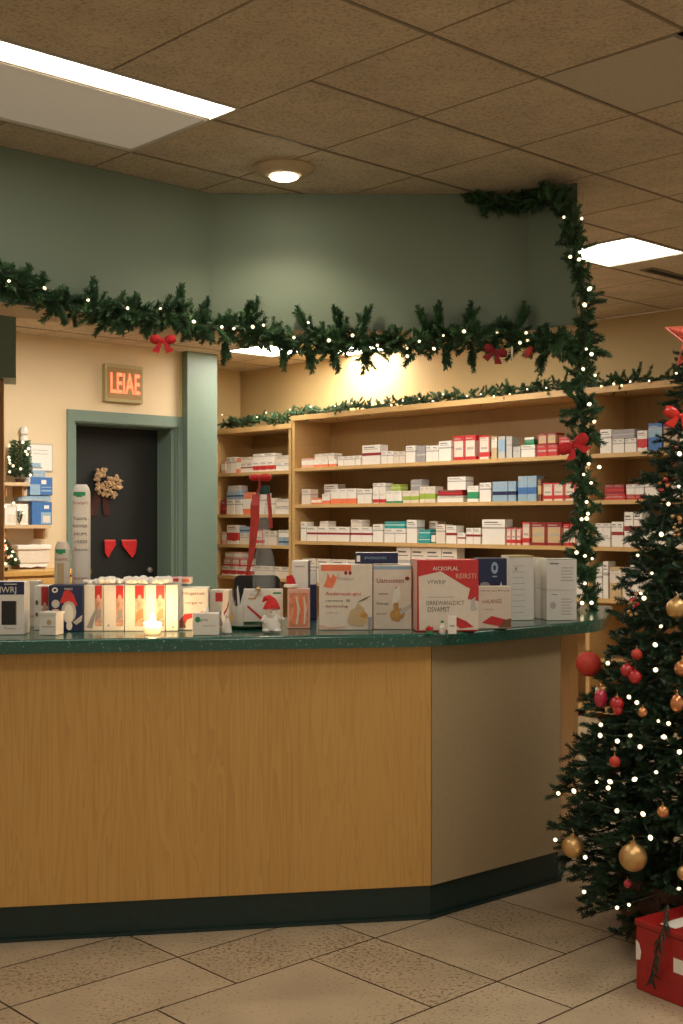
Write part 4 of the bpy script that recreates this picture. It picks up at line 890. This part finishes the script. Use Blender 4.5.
for (a, b, c_, d_) in [(.1,.22,.16,.10),(.1,.34,.07,.12),(.22,.25,.12,.08)]: blob(o, w, h, MATS['amber_print'], a, b, c_, d_, jag=.12)
blob(o, w, h, RED, .12, .60, .06, .06, jag=.2); patch(o, w, h, WHITE, [(-.02,.4),(.05,.62),(.2,.68),(.22,.5),(.14,.42)], lay=1); patch(o, w, h, GREYW, [(.2,.3),(.5,.4),(.5,.34),(.22,.22)])
zt = CT+max(hA, hB)+.002; o, w, h = carton('flat navy box with white top lying across the two large white cartons', 355, 398, 553, 4.72, NAVY, z0=zt, d=.10, rz=-.03, name='flat_box', top=WHITE)
rect(o, w, h, WHITE, -.46, -.38, .15, .75); tx(o, w, h, 'BWOXROOORS', -.28, .40, .34, LBLUE, .5)
o, w, h = carton('big red and white carton with black lettering at the counter bend', 417, 479, 560, 4.60, RED, d=.14, rz=.10, side=PINK)
tx(o, w, h, 'AICEOPLAL', -.25, .855, .075, WHITE, .42); tx(o, w, h, 'REIRSTI', .12, .74, .10, PINK, .33); 
patch(o, w, h, OFFW, [(-.47,.02),(-.48,.77),(-.12,.84),(.3,.62),(.36,.60),(.32,.45),(.5,.42),(.5,.02)]); tx(o, w, h, 'VYWRIP', -.34, .66, .085, INK, .30, lay=4)
rect(o, w, h, INKL, -.34, .1, .475, .485, lay=3); tx(o, w, h, 'ISRREWANLDICT', -.36, .37, .085, INK, .62, lay=4); tx(o, w, h, 'DSVAMST', -.34, .275, .10, INK, .36, lay=4)
patch(o, w, h, RED, [(.02,.14),(.14,.2),(.3,.14),(.42,.06),(.2,.04)], lay=3); patch(o, w, h, GREYW, [(.36,.34),(.40,.5),(.46,.55),(.44,.4),(.48,.3),(.38,.28)], lay=3); patch(o, w, h, RED, [(.34,.5),(.5,.62),(.5,.52),(.4,.45)], lay=3)
o, w, h = carton('white carton with red wave in front of the navy box', 475+3, 511.5, 586.5, 4.72, OFFW, d=.06, rz=.12, side=PINK)
tx(o, w, h, 'rerwrsurdwtna', -.46, .88, .07, DRED, .9); tx(o, w, h, 'rvALANGS', -.4, .60, .14, DRED, .6); rect(o, w, h, INKL, -.35, -.05, .45, .465); patch(o, w, h, RED, [(-.4,.14),(-.1,.30),(.3,.22),(.5,.18),(.5,.02),(.1,.06)]); patch(o, w, h, BROWNP, [(.1,.02),(.3,.2),(.5,.24),(.5,.02)], lay=2)
o, w, h = carton('navy box with white emblem and reindeer silhouette', 477.5, 507, 558.5, 4.86, NAVY, d=.12, rz=.05)
blob(o, w, h, LBLUE, .08, .86, .12, .09); blob(o, w, h, NAVY, .08, .86, .05, .04, lay=3); rect(o, w, h, LBLUE, .0, .16, .72, .74); patch(o, w, h, WHITE, [(-.1,.45),(.1,.5),(.25,.56),(.3,.66),(.34,.58),(.42,.5),(.45,.4),(-.1,.4)]); blob(o, w, h, GREYP, -.25, .60, .18, .05); blob(o, w, h, WHITE, -.33, .5, .1, .04)
# white stacks at the right end
o, w, h = carton('tall white carton with yellow top behind the navy box side', 508.5, 534, 556, 5.10, WHITE, d=.14, rz=.10, top=YEL)
for k in range(9): rect(o, w, h, INKL, -.34, .1+.03*(k%3), .12+.09*k, .127+.09*k)
blob(o, w, h, BEIGE, -.22, .80, .05, .03); rect(o, w, h, YEL, -.5, .5, .985, .998)
o, w, h = carton('narrow white carton between the tall one and the stacked pair', 535.5, 546, 558, 5.20, WHITE, d=.14, rz=.10, top=YEL); rect(o, w, h, INKL, -.4, .4, .5, .51); rect(o, w, h, INKL, -.4, .3, .56, .565)
o, w, h = carton('lower white carton of the stacked pair at the counter end', 546.5, 577, 590.5, 5.10, WHITE, d=.12, rz=.08); hL = h
for k in range(6): rect(o, w, h, INKL, -.02, .34-.05*(k%2), .2+.1*k, .225+.1*k)
rect(o, w, h, INK, -.35, -.15, .85, .87); blob(o, w, h, GREYW, -.3, .5, .1, .12)
o, w, h = carton('upper white carton of the stacked pair at the counter end', 546.5, 577, 559, 5.10, WHITE, d=.12, rz=.08, z0=CT+hL+.0015)
for k in range(5): rect(o, w, h, INKL, -.02, .38-.05*(k%2), .3+.1*k, .325+.1*k)
rect(o, w, h, INK, -.4, -.1, .84, .87); rect(o, w, h, GREENP, -.5, .5, .985, .998)
# small bits before the red carton
p = Vector(((430-CX)*4.50/F, 4.52, CT)); o = thing('small_poinsettia', 'tiny red flower ornament in front of the big red carton', 'ornament', p)
mb = MB()
for k in range(7):
    a = k*.9; mb.add([(0,0,.012),(math.cos(a)*.012-.006*math.sin(a),-.004+math.sin(a)*.008,.02),(math.cos(a)*.024,math.sin(a)*.012,.018+.012*math.sin(k)),(math.cos(a)*.012+.006*math.sin(a),.004+math.sin(a)*.008,.022)], [(0,1,2,3)])
mb.sphere((0,0,.014), .013, n=10); mb.build('petals', VELV, o, smooth=True); MB().lathe([(.012,0),(.014,.01),(.0001,.012)], 12).build('base', GREENP, o)
p = Vector(((443-CX)*4.50/F, 4.53, CT)); o = thing('mini_bottle', 'tiny green-stemmed glass bottle beside the red flower ornament', 'bottle', p)
MB().lathe([(.012,0),(.013,.004),(.013,.022),(.006,.03),(.005,.038),(.0001,.038)], 14).build('body', PORC, o, smooth=True); MB().lathe([(.006,.038),(.006,.046),(.0001,.047)], 10).build('cap', GREENP, o, smooth=True)
o, w, h = carton('tiny clear white box at the foot of the big red carton', 448, 456.5, 616, 4.49, WHITE, d=.02); rect(o, w, h, INKL, -.3, .3, .4, .5)
# bottles behind the gift boxes
def tall_pack(label, x0, x1, yt, Y, nm, lines, amber=False):
    w = (x1-x0)*Y/F; X = ((x0+x1)/2-CX)*Y/F; h = CAMZ-(yt-HY)*Y/F-CT
    o = thing(nm, label, 'bottle', (X, Y, CT))
    a = w/2; prof = [(a*.88,.0003),(a,.006),(a,h-.05),(a*.97,h-.028),(a*.82,h-.012),(a*.6,h)]
    mb = MB(); mb.lathe(prof, 28, M=Matrix.Diagonal((1,.62,1,1))); mb.build('body', WHITE if not amber else OFFW, o, smooth=True)
    def curved(x0_, x1_, z0_, z1_, m_, nm_):
        mb = MB(); n = 10; vs = []
        for i in range(n+1):
            x_ = (x0_+(x1_-x0_)*i/n)*a; y_ = -.62*math.sqrt(max(a*a-x_*x_, 0))-.0012; vs += [(x_,y_,z0_),(x_,y_,z1_)]
        mb.add(vs, [(2*i,2*i+2,2*i+3,2*i+1) for i in range(n)]); mb.build(nm_, m_, o)
    curved(-.75,.55,h-.045,h-.03,GREENP,'green_logo'); curved(-.4,.2,h-.05,h-.045,GREENP,'green_logo')
    for (s, z_, m_) in lines: text(o, s, Matrix.Translation((-a*.78,-.62*a-.0015,h*z_)) @ Matrix.Rotation(math.pi/2,4,'X'), .017, m_, wide=a*1.55)
    if amber: curved(-.55,.35,.06,h-.085,BEIGE,'amber_panel')
tall_pack('tall white round-topped dispenser tube with green logo and stacked text', 72, 90.5, 484.5, 4.85, 'dispenser_tube', [('Scarpri', .86, DRED), ('Tastrij.', .75, INK), ('REWER', .695, INK), ('.NUM.', .64, INK), ('-rSSSS', .585, INK), ('.Sttoo', .53, INK), ('oiurnen', .33, RED), ('bucrs', .29, PINK)])
tall_pack('shorter cream bottle with green logo and amber panel', 54.5, 70, 541.5, 4.80, 'lotion_bottle', [('ouaerrat', .78, DRED)], True)
# monitor and glass bottle with ribbon
p = Vector(((256-CX)*5.16/F, 5.22, CT)); o = thing('small_monitor', 'small black monitor with rounded corners behind the card box', 'monitor', p)
mb = MB(); w_, z0_, z1_ = .098, .06, CAMZ-(575.5-HY)*5.2/F-CT; r_ = .025; prof = []
for cx_, cz_, a0 in [(w_-r_, z1_-r_, 0), (-w_+r_, z1_-r_, 90), (-w_+r_, z0_+r_, 180), (w_-r_, z0_+r_, 270)]:
    for k in range(6): a = math.radians(a0+18*k); prof.append((cx_+r_*math.cos(a), cz_+r_*math.sin(a)))
n = len(prof); mb.add([(x_,0,z_) for x_, z_ in prof]+[(x_,.03,z_) for x_, z_ in prof], [tuple(range(n-1,-1,-1)), tuple(range(n,2*n))]+[(i,(i+1)%n,n+(i+1)%n,n+i) for i in range(n)])
mb.build('housing', BLACK, o); MB().box(-.012,.012,.02,.04,.01,.09).build('neck', BLACK, o); MB().box(-.06,.06,-.02,.08,.0003,.01).build('base', BLACK, o, bevel=.003)
p = Vector(((264-CX)*5.06/F, 5.06, CT)); o = thing('glass_bottle', 'tall clear glass bottle with a dark teal cap and red ribbon', 'bottle', p); hb = CAMZ-(494-HY)*5.06/F-CT
MB().lathe([(.040,.0003),(.046,.006),(.048,.10),(.048,.22),(.040,.27),(.028,.31),(.021,.36),(.018,hb),(.016,hb)], 28).build('glass', CLEAR, o, smooth=True)
MB().lathe([(.022,hb-.002),(.024,hb+.004),(.024,hb+.034),(.0001,hb+.035)], 20).build('cap', mat('teal_cap', (.01,.06,.055), .4), o, smooth=True)
def ribbon(o, pts, w_, m, nm):
    mb = MB(); vs = []
    for i, q in enumerate(pts): q = Vector(q); ww = w_[i]; vs += [(q.x-ww/2, q.y, q.z), (q.x+ww/2, q.y-.004, q.z)]
    mb.add(vs, [(2*i,2*i+1,2*i+3,2*i+2) for i in range(len(pts)-1)]); ob = mb.build(nm, m, o); ob.modifiers.new('s','SOLIDIFY').thickness = .0015
RIB = mat('red_ribbon', (.36,.022,.016), .45, var=.2, scale=50)
o = thing('ribbon_bow', 'glossy red ribbon bow with long tails draped from the glass bottle', 'ribbon', p+Vector((0,-.062,0)))
zb = lambda y: CAMZ-(y-HY)*5.0/F-CT
xb = lambda x: (x-264)*5.0/F
ribbon(o, [(xb(257),.02,zb(494)),(xb(256),0,zb(505)),(xb(256),-.002,zb(520)),(xb(254),-.003,zb(540)),(xb(252),-.003,zb(558)),(xb(248),-.003,zb(576))], [.03,.038,.036,.030,.022,.012], RIB, 'tail')
ribbon(o, [(xb(269),.02,zb(494)),(xb(271),.0,zb(510)),(xb(272),-.002,zb(528))], [.014,.016,.014], RIB, 'tail')
for s_, r_ in ((-1,.026),(1,.03)): MB().sphere((xb(261)+s_*.020,.0,zb(477.5)), r_, n=14, sz=.55).build('loop', VELV, o, smooth=True)
MB().sphere((xb(261),-.008,zb(478)), .014, n=12).build('knot', RIB, o, smooth=True)
MB().tube([(xb(261),.0,zb(480)),(xb(260),.012,zb(488)),(xb(257),.02,zb(494))], .005, n=6).build('tie', RIB, o)

# ------------------------------------------------------------------ door wall details
def wall_thing(name, label, cat, x, y, off=0):
    p = Pv(x, y, VD-off); return thing(name, label, cat, p, ROT), p.y/F   # local x along B, y along A (into wall), z up
def wpx(x, x0, v=VD): return uv(Pv(x, 500, v))[0]-uv(Pv(x0, 500, v))[0]
o, k = wall_thing('exit_sign', 'square tan wall sign with glowing red letters above the door', 'sign', 124, 384, .06)
wL, wR = wpx(105.5, 124), wpx(143, 124); zt_, zb_ = 19*k, -18.5*k
MB().box(wL,wR,0,.055,zb_,zt_).build('housing', mat('sign_tan', (.42,.34,.16), .5), o, bevel=.004)
MB().box(wL+.02,wR-.02,-.002,0,zb_+.03,zt_-.03).build('face_plate', mat('sign_face', (.36,.22,.08), .5), o)
SG = mat('sign_red', (1,.12,.05), .5, emit=1.2, ecol=(1,.10,.04))
text(o, 'LEIAE', Matrix.Translation((wL+.045,-.004,-.085)) @ Matrix.Rotation(math.pi/2,4,'X'), .26, SG, name='sign_letters', wide=wR-wL-.09, bold=.003)
# dried wreath and ribbon pieces on the door
def Pdoor(x, y): return Pv(x, y, VD+.285)
p = Pdoor(104, 484); o = thing('dried_posy', 'tan dried flower posy with dark red tails hung on the dark door', 'posy', p, ROT)
mb = MB()
for (x_, y_, r_) in [(96,478,.05),(101,473,.055),(113,480,.05),(116,486,.048),(98,488,.045),(110,495,.04),(105,486,.04),(101,493,.03)]:
    q_ = Pdoor(x_, y_)-p; lx = q_.dot(B)
    for j in range(22): mb.sphere((lx+random.gauss(0,.024), -.015+random.uniform(-.025,.0), q_.z+random.gauss(0,.024)), r_*random.uniform(.18,.4), n=7)
mb.build('blooms', BLOOM, o, smooth=True)
mb = MB(); mb.quad([(-.16,.008,-.3),(-.08,.008,-.3),(-.02,.008,-.08),(-.1,.008,-.08)]).quad([(.0,.008,-.28),(.08,.008,-.3),(.05,.008,-.08),(-.02,.008,-.08)]); mb.build('tails', mat('faded_red', (.045,.008,.006), .8), o)
for i, (x0_, x1_, lab) in enumerate([(104, 115, 'red cloth heart half hanging on the dark door, nearer the tall tube'), (121.5, 136, 'red cloth heart half hanging on the dark door, nearer the green jamb')]):
    a, b = Pdoor(x0_, 541), Pdoor(x1_, 541); o = thing('cloth_pennant', lab, 'pennant', a, ROT); ww = (b-a).dot(B); k = a.y/F
    mb = MB(); tip = .35 if i == 0 else .72
    mb.add([(0,0,0),(ww,0,0),(ww*1.02,0,-4*k),(ww*(tip+.2),0,-12*k),(ww*tip,0,-17*k),(ww*(tip-.3),0,-12*k),(ww*.02,0,-4*k)], [(0,1,2,3,4,5,6)]); ob = mb.build('cloth', VELV, o); ob.modifiers.new('s','SOLIDIFY').thickness = .012
    MB().box(0,ww,-.008,.0,-.004,.012).build('hem', mat('pale_red', (.6,.12,.09), .6), o)
# wall shelves at the left
def wshelf(label, x0, x1, y, d=.22):
    o, k = wall_thing('wall_shelf', label, 'shelf', x0, y, d); ww = wpx(x1, x0, VD-d)
    MB().box(0,ww,0,d-.001,-.03,0).build('board', mat('pale_board', (.60,.42,.24), .5), o, bevel=.002)
    MB().box(.04,.055,.03,d-.002,-.12,-.031).build('bracket', OAKD, o); MB().box(ww-.055,ww-.04,.03,d-.002,-.12,-.031).build('bracket', OAKD, o)
    return o.location.z
z1s = wshelf('short pale shelf under the little lit tree on the cream wall', 3, 30, 482, .2)
z2s = wshelf('lower pale shelf carrying blue packs on the cream wall', 2, 51, 525, .2)
def on_shelf(x0, x1, yt, zb_, d_off, body, label, name='product_box', depth=.05, side=None):
    p0, p1 = Pv(x0, 500, VD-d_off), Pv(x1, 500, VD-d_off); ww = (p1-p0).length; h_ = CAMZ-(yt-HY)*(p0.y+p1.y)/2/F-zb_
    o = thing(name, label, 'box', Vector((*(p0.lerp(p1,.5)).xy, zb_+.0005)), ROT)
    MB().box(-ww/2,ww/2,0,depth,0,h_).build('carton', body, o, bevel=.002); return o, ww, h_
o, w, h = on_shelf(32, 52, 502, z2s, .12, BLUE, 'blue pack standing on the lower wall shelf'); rect(o, w, h, LBLUE, -.05, .45, .05, .55); rect(o, w, h, WHITE, .1, .35, .7, .85, lay=2); rect(o, w, h, OFFW, .05, .4, .1, .4, lay=2)
o, w, h = on_shelf(5, 28, 504, z2s, .15, WHITE, 'white card pack on the lower wall shelf behind tiny lights'); rect(o, w, h, OFFW, -.4, .4, .1, .5)
zsh = z2s+h*.0+(502-480)*0; 
def wall_flat(name, label, cat, x0, x1, y0, y1, m, th=.012, off=0):
    p = Pv(x0, y1, VD-.002-th-off); o = thing(name, label, cat, p, ROT); ww = wpx(x1, x0, VD-th-off); hh = (y1-y0)*p.y/F
    MB().box(0,ww,0,th,0,hh).build('board', m, o, bevel=.001); return o, ww, hh
def fr_(o, w, h, m, a, b, c_, d_, lay=1, nm='printed_panel'):
    mb = MB(); mb.quad([(a*w,-.0006*lay-.0004,c_*h),(b*w,-.0006*lay-.0004,c_*h),(b*w,-.0006*lay-.0004,d_*h),(a*w,-.0006*lay-.0004,d_*h)]); mb.build(nm, m, o)
o, w, h = wall_flat('wall_notice', 'white framed notice on the cream wall above the blue packs', 'notice', 28, 53, 443, 471, mat('notice_frame', (.50,.44,.36), .5)); fr_(o,w,h,WHITE,.04,.95,.04,.95); fr_(o,w,h,LBLUE,.1,.5,.12,.3,2); fr_(o,w,h,GREYP,.12,.55,.1,.16,3); fr_(o,w,h,INKL,.2,.8,.75,.77,2); fr_(o,w,h,INKL,.2,.8,.62,.64,2)
o, w, h = wall_flat('blue_leaflet_holder', 'blue leaflet holder on the wall just above the lower shelf', 'leaflet holder', 30, 52.5, 477, 495, BLUE, th=.05); fr_(o,w,h,LBLUE,0,.45,.0,.6); fr_(o,w,h,WHITE,.5,.72,.62,.85,2); fr_(o,w,h,LBLUE,.5,.95,.2,.3,2); fr_(o,w,h,LBLUE,.5,.95,.42,.47,2)
o, w, h = wall_flat('leaflet', 'pale blue printed leaflet fanned out beside the blue holder', 'leaflet', 20, 45, 470, 477, LBLUE, th=.02); fr_(o,w,h,GREYW,.1,.9,.2,.5)
o, w, h = wall_flat('leaflet', 'curved pale blue leaflet sheet lying over the lower blue pack', 'leaflet', 18, 50, 496, 501, LBLUE, th=.06); fr_(o,w,h,GREYW,.1,.9,.2,.5)
# paper towel dispenser
p = Pv(18, 568, VD-.14); o = thing('towel_dispenser', 'white paper towel dispenser on the cream wall below the shelves', 'dispenser', p, ROT); ww = wpx(50, 18, VD-.14); k = p.y/F
MB().box(0,ww,.0,.138,4*k,18*k).build('housing', OFFW, o, bevel=.01); MB().box(-.01,ww+.01,-.012,.138,18*k,23*k).build('cover', WHITE, o, bevel=.008); MB().box(.04,ww-.03,.02,.12,-1*k,4*k).build('tray', BROWNP, o, bevel=.004)  # brown block at the bottom paints the dispenser's dark shadow
mb = MB(); mb.add([(.02,.01,4*k),(ww-.02,.01,4*k),(ww-.02,.008,1*k),(ww*.8,.008,.0),(ww*.6,.008,1.2*k),(ww*.4,.008,-.3*k),(ww*.2,.008,.8*k),(.02,.008,.5*k)], [tuple(range(8))]); ob = mb.build('paper_sheet', WHITE, o); ob.modifiers.new('s','SOLIDIFY').thickness = .002
# mini trees
def mini_tree(x, yb, yt, zb_, off, label, rad, lightn, cols=None):
    p = Pv(x, yb, VD-off); p.z = zb_+.0005; h_ = CAMZ-(yt-HY)*p.y/F-zb_; o = thing('mini_tree', label, 'mini tree', p)
    MB().lathe([(.035,0),(.045,.03),(.0001,.03)], 14).build('pot', POT, o, smooth=True); MB().tube([(0,0,.03),(0,0,h_-.02)], .006, n=6).build('trunk', STEM, o)
    fo = Foliage(GT)
    for i in range(120):
        t_ = (i+.5)/120; zz = .05+(h_-.08)*t_; r_ = rad(t_); a = i*2.399; fo.add((math.cos(a)*r_*.5, math.sin(a)*r_*.5, zz), (math.cos(a), math.sin(a), .2), a, r_/.10*.62+.15)
    fo.build('needles', FOL, o)
    mb = MB(); 
    for i in range(lightn):
        t_ = (i+.5)/lightn; a = -math.pi/2+random.uniform(-1.4,1.4); r_ = rad(t_)+.02; zz = .05+(h_-.08)*t_
        b = MB().sphere((math.cos(a)*r_, math.sin(a)*r_, zz), .011, n=8).build('bulb', BULB if (not cols or i%3) else mat('red_bulb', (1,.1,.05), .4, emit=3, ecol=(1,.1,.05)), o, smooth=True)
mini_tree(20, 482, 438, z1s, .135, 'little lit fir on the short wall shelf', lambda t: .085*(1-.25*t), 12)
# back counter beneath with second mini tree
bc0 = 3.2; o = thing('back_counter', 'low timber back counter along the cream wall behind the service counter', 'counter', W(bc0, VD-.5, 0), ROT); ww = du(60)-bc0
zc = CAMZ-(571-HY)*Pv(20, 571, VD-.4).y/F
MB().box(0,ww,.02,.498,.08,zc-.04).build('body', OAKD, o); MB().box(-.01,ww+.01,0,.498,zc-.039,zc).build('worktop', OAK, o, bevel=.003); MB().box(.02,ww-.02,.05,.49,0,.079).build('plinth', KICK, o)
for k in range(3): MB().box(.01+k*ww/3,(k+1)*ww/3-.01,.0,.0195,.1,zc-.06).build('door', OAK, o, bevel=.002)
mini_tree(3, 570, 534, zc, .35, 'tiny cone tree with red and white lights on the back counter', lambda t: .115*(1-.9*t), 22, True)
# white lily-like lamp ornament behind little fir, tiny lights and sprig at lower shelf
p = Pv(24, 445, VD-.045); p.z = z1s; o = lathe_thing('white_angel', 'white angel ornament standing behind the little lit fir', 'ornament', Vector((p.x, p.y, z1s+.0005)), [('robe', [(.05,0),(.055,.02),(.045,.25),(.035,.36),(.03,.40),(.0001,.41)], PORC), ('head', [(.0001,.40),(.03,.42),(.036,.45),(.025,.48),(.0001,.49)], PORC)])
mb_pts = [Pv(x, y, VD-.17) for x, y in [(6,507),(14,503),(18,510),(22,513)]]
bulbs('few tiny lights hanging over the white card pack', mb_pts, .011)
p = Pv(20, 522, VD-.18); o = thing('fir_sprig', 'small green sprig lying against the white card pack', 'sprig', Vector((p.x, p.y, z2s+.004)))
fo = Foliage(GT); 
for k in range(8): fo.add((random.uniform(-.01,.01),0,.01+k*.012), (random.uniform(-.5,.5),-.2,1), 0, .45)
fo.build('needles', FOL, o); MB().tube([(0,0,0),(0,0,.12)], .003, n=5).build('stem', STEM, o)
